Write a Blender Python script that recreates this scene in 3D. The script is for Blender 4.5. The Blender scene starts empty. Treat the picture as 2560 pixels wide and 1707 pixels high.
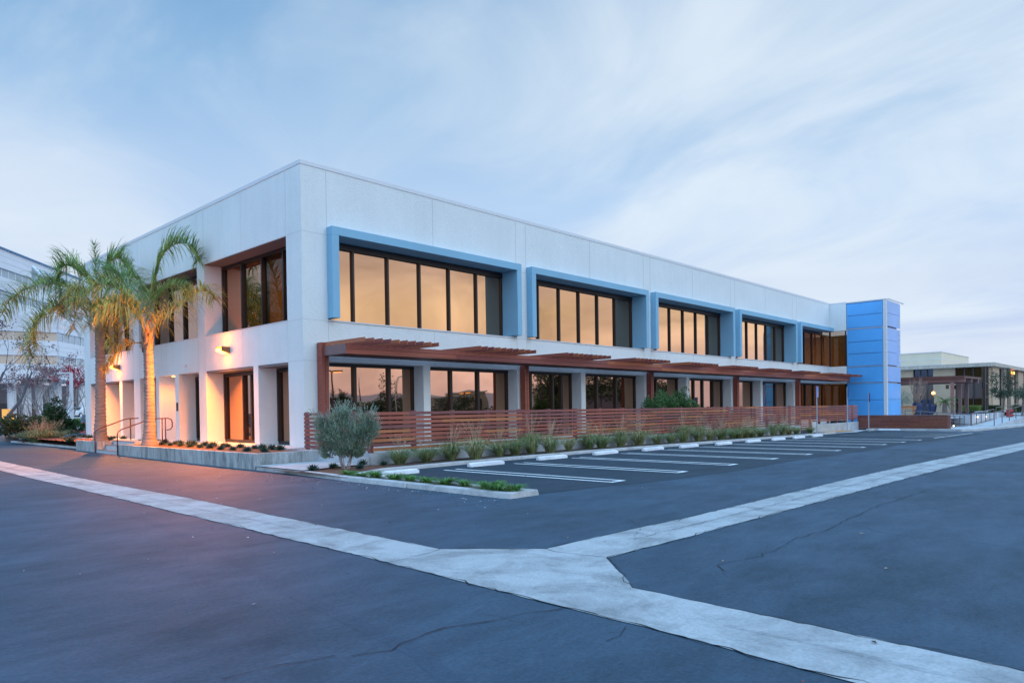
import bpy, bmesh, math, random
from mathutils import Vector, Matrix, noise
R = math.radians
sc = bpy.context.scene
C = sc.collection
random.seed(7)

# ------------------------------------------------------------------ camera (solved from the photograph)
CX, CY, CZ = -12.2243, -20.8394, 1.6
YAW, PIT, ROL, FOC, SY = 0.814371, -0.0118838, -0.0149581, 1776.64, 191.12
fw = Vector((math.sin(YAW)*math.cos(PIT), math.cos(YAW)*math.cos(PIT), math.sin(PIT)))
rr = Vector((math.cos(YAW), -math.sin(YAW), 0)); uu = rr.cross(fw)
r2 = math.cos(ROL)*rr + math.sin(ROL)*uu; u2 = -math.sin(ROL)*rr + math.cos(ROL)*uu
cd = bpy.data.cameras.new('camera'); cam = bpy.data.objects.new('camera', cd); C.objects.link(cam)
cam.matrix_world = Matrix(((r2.x, u2.x, -fw.x, CX), (r2.y, u2.y, -fw.y, CY), (r2.z, u2.z, -fw.z, CZ), (0, 0, 0, 1)))
cd.lens = 36*FOC/2560; cd.sensor_width = 36; cd.shift_y = SY/2560; cd.clip_start = .1; cd.clip_end = 5000
sc.camera = cam

def gz(x, y):                      # the lot falls gently to the right and rises gently to the left background
    return -0.0068*max(0, min(x, 90)-8) + 0.006*max(0, min(y, 100))
def W(px, py, ax, c):              # a survey mark of the photograph turned into a point on a known plane
    d = fw + r2*((px-1280)/FOC) - u2*((py-853.5-SY)/FOC)
    o = Vector((CX, CY, CZ))
    if ax == 'd': return o + d*c
    if ax == 'g':
        P = Vector((0, 0, c))
        for i in range(25):
            z = gz(P.x, P.y)+c; P = o + d*((z-CZ)/d.z)
        return P
    i = 'xyz'.index(ax); return o + d*((c-o[i])/d[i])

# ------------------------------------------------------------------ materials
def nodes(name):
    m = bpy.data.materials.new(name); m.use_nodes = True
    nt = m.node_tree; b = nt.nodes['Principled BSDF']; return m, nt, b
def N(nt, t, **k):
    n = nt.nodes.new(t)
    for a, v in k.items():
        if a in n.inputs.keys(): n.inputs[a].default_value = v
        else: setattr(n, a, v)
    return n
def L(nt, a, b): nt.links.new(a, b)
MATS = {}
def mat(name, col, rough=.6, var=0, vscale=3, bump=0, bscale=40, metal=0, spec=.5, stretch=(1, 1, 1), attr=False, detail=4, trans=0):
    if name in MATS: return MATS[name]
    m, nt, b = nodes(name)
    b.inputs['Base Color'].default_value = (*col, 1); b.inputs['Roughness'].default_value = rough
    b.inputs['Metallic'].default_value = metal; b.inputs['Specular IOR Level'].default_value = spec
    tc = N(nt, 'ShaderNodeTexCoord'); mp = N(nt, 'ShaderNodeMapping'); L(nt, tc.outputs['Object'], mp.inputs[0]); mp.inputs['Scale'].default_value = stretch
    out = None
    if var or attr:
        no = N(nt, 'ShaderNodeTexNoise', Scale=vscale, Detail=detail, Roughness=.6); L(nt, mp.outputs[0], no.inputs['Vector'])
        mr = N(nt, 'ShaderNodeMapRange'); mr.inputs[1].default_value = .3; mr.inputs[2].default_value = .7
        mr.inputs[3].default_value = 1-var; mr.inputs[4].default_value = 1+var; L(nt, no.outputs[0], mr.inputs[0])
        vm = N(nt, 'ShaderNodeVectorMath', operation='SCALE'); L(nt, mr.outputs[0], vm.inputs['Scale'])
        if attr:
            at = N(nt, 'ShaderNodeAttribute', attribute_name='tone'); L(nt, at.outputs['Color'], vm.inputs[0])
        else: vm.inputs[0].default_value = col
        L(nt, vm.outputs[0], b.inputs['Base Color'])
    if bump:
        n2 = N(nt, 'ShaderNodeTexNoise', Scale=bscale, Detail=3); L(nt, mp.outputs[0], n2.inputs['Vector'])
        bp = N(nt, 'ShaderNodeBump', Strength=bump, Distance=.02); L(nt, n2.outputs[0], bp.inputs['Height']); L(nt, bp.outputs[0], b.inputs['Normal'])
    if trans:
        tl = N(nt, 'ShaderNodeBsdfTranslucent'); tl.inputs[0].default_value = (*col, 1)
        if var or attr: L(nt, vm.outputs[0], tl.inputs[0])
        mx = N(nt, 'ShaderNodeMixShader'); mx.inputs[0].default_value = trans
        L(nt, b.outputs[0], mx.inputs[1]); L(nt, tl.outputs[0], mx.inputs[2]); L(nt, mx.outputs[0], nt.nodes['Material Output'].inputs[0])
    MATS[name] = m; return m
def emit(name, col, s):
    if name in MATS: return MATS[name]
    m, nt, b = nodes(name); b.inputs['Base Color'].default_value = (*col, 1)
    b.inputs['Emission Color'].default_value = (*col, 1); b.inputs['Emission Strength'].default_value = s; MATS[name] = m; return m

def stucco_mat(name, col):
    m, nt, b = nodes(name); b.inputs['Roughness'].default_value = .85; b.inputs['Specular IOR Level'].default_value = .2
    g = N(nt, 'ShaderNodeNewGeometry')
    a = N(nt, 'ShaderNodeTexNoise', Scale=.35, Detail=5, Roughness=.6); L(nt, g.outputs['Position'], a.inputs['Vector'])
    mp = N(nt, 'ShaderNodeMapping'); mp.inputs['Scale'].default_value = (3.5, 3.5, 14); L(nt, g.outputs['Position'], mp.inputs[0])
    s = N(nt, 'ShaderNodeTexNoise', Scale=2.2, Detail=6, Roughness=.65); L(nt, mp.outputs[0], s.inputs['Vector'])
    mp3 = N(nt, 'ShaderNodeMapping'); mp3.inputs['Scale'].default_value = (3, 3, .35); L(nt, g.outputs['Position'], mp3.inputs[0])
    st = N(nt, 'ShaderNodeTexNoise', Scale=1.2, Detail=4, Roughness=.6); L(nt, mp3.outputs[0], st.inputs['Vector'])
    def rng(o, lo, hi, a0=.3, a1=.7):
        r = N(nt, 'ShaderNodeMapRange'); r.inputs[1].default_value = a0; r.inputs[2].default_value = a1; r.inputs[3].default_value = lo; r.inputs[4].default_value = hi
        L(nt, o, r.inputs[0]); return r.outputs[0]
    m1 = N(nt, 'ShaderNodeMath', operation='MULTIPLY'); L(nt, rng(a.outputs[0], .93, 1.03), m1.inputs[0]); L(nt, rng(s.outputs[0], .955, 1.03), m1.inputs[1])
    m2 = N(nt, 'ShaderNodeMath', operation='MULTIPLY'); L(nt, m1.outputs[0], m2.inputs[0]); L(nt, rng(st.outputs[0], .98, 1.01, .35, .6), m2.inputs[1])
    v = N(nt, 'ShaderNodeVectorMath', operation='SCALE'); v.inputs[0].default_value = col; L(nt, m2.outputs[0], v.inputs['Scale']); L(nt, v.outputs[0], b.inputs['Base Color'])
    bp = N(nt, 'ShaderNodeBump', Strength=.55, Distance=.03); L(nt, s.outputs[0], bp.inputs['Height']); L(nt, bp.outputs[0], b.inputs['Normal'])
    MATS[name] = m; return m
def asphalt_mat(name, c1, c2, rough=.55, spec=.5):
    m, nt, b = nodes(name); b.inputs['Specular IOR Level'].default_value = spec
    g = N(nt, 'ShaderNodeNewGeometry')
    n1 = N(nt, 'ShaderNodeTexNoise', Scale=.3, Detail=9, Roughness=.7, Distortion=.2); L(nt, g.outputs['Position'], n1.inputs['Vector'])
    mp = N(nt, 'ShaderNodeMapping'); mp.inputs['Rotation'].default_value = (0, 0, R(-43)); mp.inputs['Scale'].default_value = (.6, 1.4, 1); L(nt, g.outputs['Position'], mp.inputs[0])
    n2 = N(nt, 'ShaderNodeTexNoise', Scale=1.3, Detail=9, Roughness=.75, Distortion=.2); L(nt, mp.outputs[0], n2.inputs['Vector'])
    n3 = N(nt, 'ShaderNodeTexNoise', Scale=26, Detail=6, Roughness=.85); L(nt, g.outputs['Position'], n3.inputs['Vector'])
    ad = N(nt, 'ShaderNodeMath', operation='ADD'); L(nt, n1.outputs[0], ad.inputs[0]); L(nt, n2.outputs[0], ad.inputs[1])
    cr = N(nt, 'ShaderNodeMapRange'); cr.inputs[1].default_value = .75; cr.inputs[2].default_value = 1.25; L(nt, ad.outputs[0], cr.inputs[0])
    mx = N(nt, 'ShaderNodeMix', data_type='RGBA'); mx.inputs['A'].default_value = (*c1, 1); mx.inputs['B'].default_value = (*c2, 1); L(nt, cr.outputs[0], mx.inputs['Factor'])
    gr = N(nt, 'ShaderNodeMapRange'); gr.inputs[1].default_value = .3; gr.inputs[2].default_value = .7; gr.inputs[3].default_value = .62; gr.inputs[4].default_value = 1.38; L(nt, n3.outputs[0], gr.inputs[0])
    v = N(nt, 'ShaderNodeVectorMath', operation='SCALE'); L(nt, mx.outputs['Result'], v.inputs[0]); L(nt, gr.outputs[0], v.inputs['Scale']); L(nt, v.outputs[0], b.inputs['Base Color'])
    ro = N(nt, 'ShaderNodeMapRange'); ro.inputs[1].default_value = .35; ro.inputs[2].default_value = .65; ro.inputs[3].default_value = rough+.03; ro.inputs[4].default_value = rough-.05; L(nt, n2.outputs[0], ro.inputs[0]); L(nt, ro.outputs[0], b.inputs['Roughness'])
    bp = N(nt, 'ShaderNodeBump', Strength=.5, Distance=.008); L(nt, n3.outputs[0], bp.inputs['Height']); L(nt, bp.outputs[0], b.inputs['Normal'])
    MATS[name] = m; return m
def concrete_mat(name, col, dark=.6, streak=False, sc_=1.5):
    m, nt, b = nodes(name); b.inputs['Roughness'].default_value = .8; b.inputs['Specular IOR Level'].default_value = .3
    g = N(nt, 'ShaderNodeNewGeometry')
    mp = N(nt, 'ShaderNodeMapping'); mp.inputs['Scale'].default_value = (3, 3, .7) if streak else (1, 1, 1); L(nt, g.outputs['Position'], mp.inputs[0])
    n1 = N(nt, 'ShaderNodeTexNoise', Scale=sc_, Detail=8, Roughness=.7, Distortion=.5); L(nt, mp.outputs[0], n1.inputs['Vector'])
    n3 = N(nt, 'ShaderNodeTexNoise', Scale=38, Detail=4, Roughness=.7); L(nt, g.outputs['Position'], n3.inputs['Vector'])
    cr = N(nt, 'ShaderNodeMapRange'); cr.inputs[1].default_value = .36; cr.inputs[2].default_value = .58; cr.inputs[3].default_value = dark; cr.inputs[4].default_value = 1.05; L(nt, n1.outputs[0], cr.inputs[0])
    gr = N(nt, 'ShaderNodeMapRange'); gr.inputs[1].default_value = .3; gr.inputs[2].default_value = .7; gr.inputs[3].default_value = .82; gr.inputs[4].default_value = 1.12; L(nt, n3.outputs[0], gr.inputs[0])
    mm = N(nt, 'ShaderNodeMath', operation='MULTIPLY'); L(nt, cr.outputs[0], mm.inputs[0]); L(nt, gr.outputs[0], mm.inputs[1])
    v = N(nt, 'ShaderNodeVectorMath', operation='SCALE'); v.inputs[0].default_value = col; L(nt, mm.outputs[0], v.inputs['Scale']); L(nt, v.outputs[0], b.inputs['Base Color'])
    bp = N(nt, 'ShaderNodeBump', Strength=.4, Distance=.01); L(nt, n3.outputs[0], bp.inputs['Height']); L(nt, bp.outputs[0], b.inputs['Normal'])
    MATS[name] = m; return m
def glass_mat(name, tint, rough=.015, see=0.0, wob=.05):
    m, nt, b = nodes(name); b.inputs['Base Color'].default_value = (*tint, 1); b.inputs['Metallic'].default_value = 1; b.inputs['Roughness'].default_value = rough
    g = N(nt, 'ShaderNodeNewGeometry')
    n = N(nt, 'ShaderNodeTexNoise', Scale=.7, Detail=1); L(nt, g.outputs['Position'], n.inputs['Vector'])
    bp = N(nt, 'ShaderNodeBump', Strength=wob, Distance=.05); L(nt, n.outputs[0], bp.inputs['Height']); L(nt, bp.outputs[0], b.inputs['Normal'])
    if see:
        t = N(nt, 'ShaderNodeBsdfTransparent'); t.inputs[0].default_value = (.75, .62, .5, 1)
        mx = N(nt, 'ShaderNodeMixShader'); mx.inputs[0].default_value = see
        L(nt, b.outputs[0], mx.inputs[1]); L(nt, t.outputs[0], mx.inputs[2]); L(nt, mx.outputs[0], nt.nodes['Material Output'].inputs[0])
    MATS[name] = m; return m

stucco = stucco_mat('white_stucco', (.775, .815, .82))
joint = mat('joint_grey', (.58, .59, .61), .9)  # plain grey of the wall and kerb joint strips
coping = mat('coping_metal', (.70, .72, .75), .6)
asph = asphalt_mat('asphalt', (.019, .045, .071), (.046, .090, .143), .74, .34)
asph_dark = asphalt_mat('sealed_asphalt', (.018, .035, .052), (.030, .053, .079), .8, .3)
conc = concrete_mat('concrete', (.42, .44, .46), .62)
conc_walk = concrete_mat('walk_concrete', (.5, .53, .56), .85)
conc_wall = concrete_mat('wall_concrete', (.44, .46, .46), .45, True)
conc_low = concrete_mat('low_wall_concrete', (.48, .51, .54), .8)
kerbm = concrete_mat('kerb_concrete', (.52, .53, .54), .7)
stopm = concrete_mat('stop_concrete', (.76, .80, .86), .85)
mulch = mat('mulch', (.13, .065, .045), .95, .6, 14, 1, 25, detail=8)
soil = mat('dark_soil', (.09, .065, .05), .95, .6, 10, 1, 25, detail=8)
glass = glass_mat('bronze_glass', (.52, .31, .205), wob=.08)
glass_see = glass_mat('bronze_glass_lit', (.26, .2, .17), see=.55)
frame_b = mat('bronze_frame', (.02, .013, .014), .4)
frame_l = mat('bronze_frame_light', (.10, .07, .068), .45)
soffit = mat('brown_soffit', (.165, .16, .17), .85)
blue_f = mat('pale_blue_paint', (.23, .47, .64), .6, .05, .6)
blue_p = mat('blue_panel', (.085, .40, .84), .4, .09, .5)
blue_s = mat('blue_mesh_panel', (.20, .41, .80), .4, .08, .6)
steel_w = mat('white_steel', (.66, .67, .70), .5)
wood = mat('redwood', (.27, .065, .045), .5, .28, 2.2, .15, 30, stretch=(.25, 2, 12), attr=True)
wood_d = mat('dark_wood', (.17, .045, .032), .5, .35, 2, .15, 30, stretch=(.25, .25, 12))
rust = mat('brown_steel', (.11, .04, .035), .45, .15, 5)
mauve = mat('mauve_paint', (.20, .115, .115), .55, .1, 3)
paint_w = mat('white_line_paint', (.88, .92, .95), .6, .12, 6, detail=8)
redk = mat('red_kerb_paint', (.55, .07, .08), .6, .15, 3)
yellow = mat('yellow_tactile', (.75, .33, .06), .6, .1, 8)
bark_p = mat('palm_bark', (.30, .24, .21), .9, .35, 3, 1, 12, stretch=(1, 1, 9))
bark = mat('bark', (.16, .13, .12), .9, .3, 6)
bark_l = mat('pale_bark', (.36, .32, .31), .9, .3, 6)
leafp = mat('palm_leaf', (.075, .13, .055), .5, .5, 2, attr=True, trans=.25)
leaf = mat('leaf', (.06, .11, .04), .55, .5, 3, attr=True, trans=.2)
black = mat('black_metal', (.015, .015, .017), .5)
white_c = mat('white_cladding', (.72, .75, .80), .6, .04, .3)
crackm = mat('crack', (.008, .013, .02), .9)
tyrem = mat('tyre_rubber', (.02, .02, .022), .8)

# ------------------------------------------------------------------ mesh helpers
class MB:
    def __init__(s): s.v = []; s.f = []; s.m = []; s.t = []; s.mi = 0; s.tone = (.5, .5, .5)
    def face(s, pts):
        i = len(s.v); s.v += [tuple(p) for p in pts]; s.f.append(tuple(range(i, i+len(pts)))); s.m.append(s.mi); s.t.append(s.tone)
    def mesh(s, vs, fs):
        i = len(s.v); s.v += [tuple(p) for p in vs]
        for f in fs: s.f.append(tuple(i+k for k in f)); s.m.append(s.mi); s.t.append(s.tone)
    def box(s, x0, x1, y0, y1, z0, z1):
        if x0 > x1: x0, x1 = x1, x0
        if y0 > y1: y0, y1 = y1, y0
        if z0 > z1: z0, z1 = z1, z0
        v = [(x, y, z) for z in (z0, z1) for x, y in ((x0, y0), (x1, y0), (x1, y1), (x0, y1))]
        s.mesh(v, [(3, 2, 1, 0), (4, 5, 6, 7), (0, 1, 5, 4), (1, 2, 6, 5), (2, 3, 7, 6), (3, 0, 4, 7)])
    def prism(s, pts, z0, z1):             # vertical prism over polygon pts [(x,y)], z may be callables
        a = sum(pts[i][0]*pts[(i+1) % len(pts)][1]-pts[(i+1) % len(pts)][0]*pts[i][1] for i in range(len(pts)))
        if a < 0: pts = pts[::-1]
        n = len(pts); f0 = z0 if callable(z0) else (lambda x, y: z0); f1 = z1 if callable(z1) else (lambda x, y: z1)
        v = [(x, y, f0(x, y)) for x, y in pts]+[(x, y, f1(x, y)) for x, y in pts]
        s.mesh(v, [tuple(range(n))[::-1], tuple(range(n, 2*n))]+[(i, (i+1) % n, n+(i+1) % n, n+i) for i in range(n)])
    def bar(s, a, b, w, h, up=(0, 0, 1)):   # rectangular bar from a to b
        a = Vector(a); b = Vector(b); d = (b-a).normalized(); side = d.cross(Vector(up))
        if side.length < 1e-4: side = d.cross(Vector((1, 0, 0)))
        side.normalize(); u = side.cross(d)
        v = []
        for p in (a, b):
            for i, j in ((-1, -1), (1, -1), (1, 1), (-1, 1)): v.append(p+side*(i*w/2)+u*(j*h/2))
        s.mesh(v, [(0, 1, 2, 3), (7, 6, 5, 4), (0, 4, 5, 1), (1, 5, 6, 2), (2, 6, 7, 3), (3, 7, 4, 0)])
    def tube(s, pts, r, n=8, cap=True):
        pts = [Vector(p) for p in pts]; rs = r if isinstance(r, (list, tuple)) else [r]*len(pts)
        rings = []; ref = None
        for i, p in enumerate(pts):
            d = (pts[min(i+1, len(pts)-1)]-pts[max(i-1, 0)])
            if d.length < 1e-9: d = Vector((0, 0, 1))
            d.normalize()
            if ref is None: ref = d.orthogonal().normalized()
            ref = (ref-d*ref.dot(d))
            if ref.length < 1e-5: ref = d.orthogonal()
            ref.normalize(); o = d.cross(ref)
            rings.append([p+(ref*math.cos(2*math.pi*k/n)+o*math.sin(2*math.pi*k/n))*rs[i] for k in range(n)])
        v = [q for rg in rings for q in rg]; fs = []
        for i in range(len(pts)-1):
            for k in range(n): fs.append((i*n+k, i*n+(k+1) % n, (i+1)*n+(k+1) % n, (i+1)*n+k))
        if cap: fs.append(tuple(range(n))[::-1]); fs.append(tuple((len(pts)-1)*n+k for k in range(n)))
        s.mesh(v, fs)
    def sphere(s, c, r, n=12, m=8, sz=1):
        v = []; fs = []
        for i in range(m+1):
            th = math.pi*i/m
            for k in range(n):
                v.append((c[0]+r*math.sin(th)*math.cos(2*math.pi*k/n), c[1]+r*math.sin(th)*math.sin(2*math.pi*k/n), c[2]+r*sz*math.cos(th)))
        for i in range(m):
            for k in range(n): fs.append((i*n+k, (i+1)*n+k, (i+1)*n+(k+1) % n, i*n+(k+1) % n))
        s.mesh(v, fs)
    def build(s, name, ms, parent=None, smooth=False, bevel=0, local=False):
        me = bpy.data.meshes.new(name)
        org = Vector((0, 0, 0)) if (parent is None or local) else ORG[parent.name]
        me.from_pydata([(a-org.x, b-org.y, c-org.z) for a, b, c in s.v], [], s.f)
        if not isinstance(ms, (list, tuple)): ms = [ms]
        for m in ms: me.materials.append(m)
        me.polygons.foreach_set('material_index', s.m)
        if any(m in (wood, leaf, leafp) for m in ms):
            ca = me.color_attributes.new('tone', 'FLOAT_COLOR', 'CORNER'); buf = []
            for p, t in zip(s.f, s.t): buf += [t[0], t[1], t[2], 1]*len(p)
            ca.data.foreach_set('color', buf)
        if smooth: me.polygons.foreach_set('use_smooth', [True]*len(me.polygons))
        me.update()
        o = bpy.data.objects.new(name, me); C.objects.link(o)
        if parent is not None: o.parent = parent; ORG[o.name] = org
        else: ORG[o.name] = Vector((0, 0, 0))
        if bevel:
            bm = o.modifiers.new('bevel', 'BEVEL'); bm.width = bevel; bm.segments = 2; bm.limit_method = 'ANGLE'
        return o
ORG = {}
def tag(o, label, cat, group=None):
    o['label'] = label; o['category'] = cat
    if group: o['group'] = group
    return o
def thing(name, label, cat, loc=(0, 0, 0), group=None):
    o = bpy.data.objects.new(name, None); C.objects.link(o); o.location = loc; o.empty_display_size = .3
    ORG[o.name] = Vector(loc); return tag(o, label, cat, group)
def recenter(o, loc):              # move a one-mesh thing's origin to its base
    v = Vector(loc); o.data.transform(Matrix.Translation(-v)); o.location = loc; return o
def dup(o, loc, rz=0, s=1, label=None):
    def rec(a, par):
        c = a.copy(); C.objects.link(c)
        if par is not None: c.parent = par
        for ch in [q for q in KIDS.get(a.name, [])]: rec(ch, c)
        return c
    c = rec(o, None); c.location = loc; c.rotation_euler = (0, 0, rz); c.scale = (s, s, s)
    if label: c['label'] = label
    return c
KIDS = {}
ORD = ['first', 'second', 'third', 'fourth', 'fifth', 'sixth', 'seventh', 'eighth', 'ninth', 'tenth', 'eleventh', 'twelfth', 'thirteenth', 'fourteenth', 'fifteenth', 'sixteenth', 'seventeenth', 'eighteenth', 'nineteenth', 'twentieth']
def nth(i):
    if i < 20: return ORD[i]
    t = {2: 'twenty', 3: 'thirty', 4: 'forty'}[(i+1)//10]
    return t+'-'+ORD[(i+1) % 10-1] if (i+1) % 10 else t[:-1]+'ieth'
def sheet(name, pts, dz, m, parent=None, struct=True):     # a flat sheet that follows the lot's gentle fall
    bm = bmesh.new(); vs = [bm.verts.new((p[0], p[1], 0)) for p in pts]; bm.faces.new(vs)
    for co, no in (((8, 0, 0), (1, 0, 0)), ((90, 0, 0), (1, 0, 0)), ((0, 0, 0), (0, 1, 0)), ((0, 100, 0), (0, 1, 0))):
        bmesh.ops.bisect_plane(bm, geom=bm.verts[:]+bm.edges[:]+bm.faces[:], plane_co=co, plane_no=no)
    for v in bm.verts: v.co.z = gz(v.co.x, v.co.y)+dz
    bmesh.ops.triangulate(bm, faces=bm.faces[:]); bmesh.ops.recalc_face_normals(bm, faces=bm.faces[:])
    for f in bm.faces:
        if f.normal.z < 0: f.normal_flip()
    me = bpy.data.meshes.new(name); bm.to_mesh(me); bm.free(); me.materials.append(m)
    o = bpy.data.objects.new(name, me); C.objects.link(o)
    if struct: o['kind'] = 'structure'
    return o
def path_strip(mb, pts, w, dz0, dz1, bev=.015):              # kerb along a polyline; pts is the front (road) edge, w to the left side
    n = len(pts); L_ = []
    for i, p in enumerate(pts):
        a = Vector(pts[max(i-1, 0)]); b = Vector(pts[min(i+1, n-1)]); c = Vector(p)
        d1 = (c-a).normalized() if i > 0 else (b-c).normalized(); d2 = (b-c).normalized() if i < n-1 else d1
        n1 = Vector((-d1.y, d1.x)); n2 = Vector((-d2.y, d2.x)); m = (n1+n2).normalized(); k = 1/max(.3, m.dot(n1))
        L_.append((c, m*k))
    prof = [(0, dz0), (.02, dz1-bev), (.02+bev, dz1), (w, dz1), (w, dz0)]
    v = []
    for c, m in L_:
        for o, z in prof:
            q = c+m*o; v.append((q.x, q.y, gz(c.x, c.y)+z))
    k = len(prof); fs = []
    for i in range(n-1):
        for j in range(k-1): fs.append((i*k+j, (i+1)*k+j, (i+1)*k+j+1, i*k+j+1))
    fs.append(tuple(range(k))); fs.append(tuple((n-1)*k+j for j in range(k))[::-1])
    mb.mesh(v, fs)
def dens(pts, step=2.0, jit=0):
    out = []
    for i in range(len(pts)-1):
        a = Vector(pts[i]); b = Vector(pts[i+1]); n = max(1, int((b-a).length/step))
        for k in range(n):
            q = a.lerp(b, k/n)
            if jit and (k or i): q = q+Vector((random.uniform(-jit, jit), random.uniform(-jit, jit)))
            out.append((q.x, q.y))
    out.append(tuple(pts[-1])); return out

# ------------------------------------------------------------------ world, sun
w = bpy.data.worlds.new('World'); sc.world = w; w.use_nodes = True; nt = w.node_tree
bg = nt.nodes['Background']
sky = N(nt, 'ShaderNodeTexSky'); sky.sky_type = 'NISHITA'; sky.sun_disc = False; sky.sun_elevation = R(3); sky.sun_rotation = R(195); sky.air_density = 1.2; sky.dust_density = 1.5
tc = N(nt, 'ShaderNodeTexCoord'); sp = N(nt, 'ShaderNodeSeparateXYZ'); L(nt, tc.outputs['Generated'], sp.inputs[0])
def M(op, a, b=None, clamp=False):
    n = N(nt, 'ShaderNodeMath', operation=op); n.use_clamp = clamp
    for i, q in enumerate((a, b)):
        if q is None: continue
        if isinstance(q, (int, float)): n.inputs[i].default_value = q
        else: L(nt, q, n.inputs[i])
    return n.outputs[0]
X, Y, Z = sp.outputs
def ramp(fac, stops):
    r = N(nt, 'ShaderNodeValToRGB'); e = r.color_ramp.elements
    while len(e) < len(stops): e.new(.5)
    for k, (p, c) in zip(e, stops): k.position = p; k.color = (*c, 1)
    L(nt, fac, r.inputs[0]); return r.outputs[0]
base = ramp(M('MAXIMUM', Z, 0), [(0, (.58, .62, .82)), (.12, (.50, .63, .87)), (.27, (.43, .61, .86)), (.40, (.27, .47, .73)), (.52, (.175, .365, .63)), (.62, (.22, .48, .86)), (.78, (.55, 1.15, 1.85)), (1, (.66, 1.28, 2.05))])
den = M('ADD', M('MAXIMUM', Z, 0), .16)
cb = N(nt, 'ShaderNodeCombineXYZ'); L(nt, M('DIVIDE', X, den), cb.inputs[0]); L(nt, M('DIVIDE', Y, den), cb.inputs[1])
mp0 = N(nt, 'ShaderNodeMapping'); mp0.inputs['Rotation'].default_value = (0, 0, R(-70)); L(nt, cb.outputs[0], mp0.inputs[0])
mp = N(nt, 'ShaderNodeMapping'); mp.inputs['Scale'].default_value = (.8, 1.15, 1); mp.inputs['Location'].default_value = (1.3, .4, 0); L(nt, mp0.outputs[0], mp.inputs[0])
n1 = N(nt, 'ShaderNodeTexNoise', Scale=1.3, Detail=8, Roughness=.54, Distortion=.7); L(nt, mp.outputs[0], n1.inputs['Vector'])
# broad cloud bank low on the right and low on the left, clear blue overhead
def dirdot(v):
    n = N(nt, 'ShaderNodeVectorMath', operation='DOT_PRODUCT'); L(nt, tc.outputs['Generated'], n.inputs[0]); n.inputs[1].default_value = Vector(v).normalized(); return n.outputs['Value']
def band(o, a, b):
    r = N(nt, 'ShaderNodeMapRange'); r.interpolation_type = 'SMOOTHSTEP'; r.inputs[1].default_value = a; r.inputs[2].default_value = b; L(nt, o, r.inputs[0]); return r.outputs[0]
dR = W(2400, 420, 'd', 1)-Vector((CX, CY, CZ)); dL = W(40, 760, 'd', 1)-Vector((CX, CY, CZ)); dM = W(1500, 620, 'd', 1)-Vector((CX, CY, CZ))
bias = M('ADD', M('MULTIPLY', band(dirdot(dR), .84, .99), .22), M('ADD', M('MULTIPLY', band(dirdot(dL), .965, .997), .36), M('MULTIPLY', band(dirdot(dM), .9, .99), .10)))
cf = M('MULTIPLY', band(M('ADD', n1.outputs[0], bias), .45, .96), .85)
mx = N(nt, 'ShaderNodeMix', data_type='RGBA'); L(nt, cf, mx.inputs['Factor']); L(nt, base, mx.inputs['A']); mx.inputs['B'].default_value = (.74, .83, .92, 1)
# lavender grey haze low down
n2 = N(nt, 'ShaderNodeTexNoise', Scale=.9, Detail=5, Roughness=.5, Distortion=.4); mp2 = N(nt, 'ShaderNodeMapping'); mp2.inputs['Scale'].default_value = (.5, .5, 4); mp2.inputs['Location'].default_value = (4, 2, 1); L(nt, tc.outputs['Generated'], mp2.inputs[0]); L(nt, mp2.outputs[0], n2.inputs['Vector'])
lav = M('MULTIPLY', band(n2.outputs[0], .42, .66), M('SUBTRACT', 1, band(Z, .1, .42)))
mx2 = N(nt, 'ShaderNodeMix', data_type='RGBA'); L(nt, M('MULTIPLY', lav, .75), mx2.inputs['Factor']); L(nt, mx.outputs['Result'], mx2.inputs['A']); mx2.inputs['B'].default_value = (.50, .58, .78, 1)
# afterglow of the set sun, behind the viewer
back = band(M('ADD', M('MULTIPLY', X, .20), M('MULTIPLY', Y, -.98)), .08, .7)
glow = ramp(M('MAXIMUM', Z, 0), [(0, (.9, .88, 1.12)), (.05, (1.12, 1.06, 1.22)), (.085, (1.42, 1.38, 1.24)), (.135, (1.58, 1.62, 1.28)), (.19, (1.15, 1.2, 1.22)), (.26, (.78, .86, 1.1)), (.42, (.4, .74, 1.15)), (.75, (.6, 1.2, 1.9)), (1, (.66, 1.28, 2.05))])
n3 = N(nt, 'ShaderNodeTexNoise', Scale=3.6, Detail=6, Roughness=.55, Distortion=1.0); mp4 = N(nt, 'ShaderNodeMapping'); mp4.inputs['Scale'].default_value = (1, 1, 2.0); mp4.inputs['Location'].default_value = (2.2, 1, 0); L(nt, tc.outputs['Generated'], mp4.inputs[0]); L(nt, mp4.outputs[0], n3.inputs['Vector'])
gs = N(nt, 'ShaderNodeMapRange'); gs.inputs[1].default_value = .32; gs.inputs[2].default_value = .68; gs.inputs[3].default_value = .5; gs.inputs[4].default_value = 1.32; L(nt, n3.outputs[0], gs.inputs[0])
gv = N(nt, 'ShaderNodeVectorMath', operation='SCALE'); L(nt, glow, gv.inputs[0]); L(nt, gs.outputs[0], gv.inputs['Scale'])
n5 = N(nt, 'ShaderNodeTexNoise', Scale=2.1, Detail=4, Roughness=.5, Distortion=.5); L(nt, mp4.outputs[0], n5.inputs['Vector'])
mxg = N(nt, 'ShaderNodeMix', data_type='RGBA'); L(nt, M('MULTIPLY', band(n5.outputs[0], .42, .66), .45), mxg.inputs['Factor']); L(nt, gv.outputs[0], mxg.inputs['A']); mxg.inputs['B'].default_value = (.92, .92, 1.3, 1)
mx3 = N(nt, 'ShaderNodeMix', data_type='RGBA'); L(nt, back, mx3.inputs['Factor']); L(nt, mx2.outputs['Result'], mx3.inputs['A']); L(nt, mxg.outputs['Result'], mx3.inputs['B'])
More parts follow.
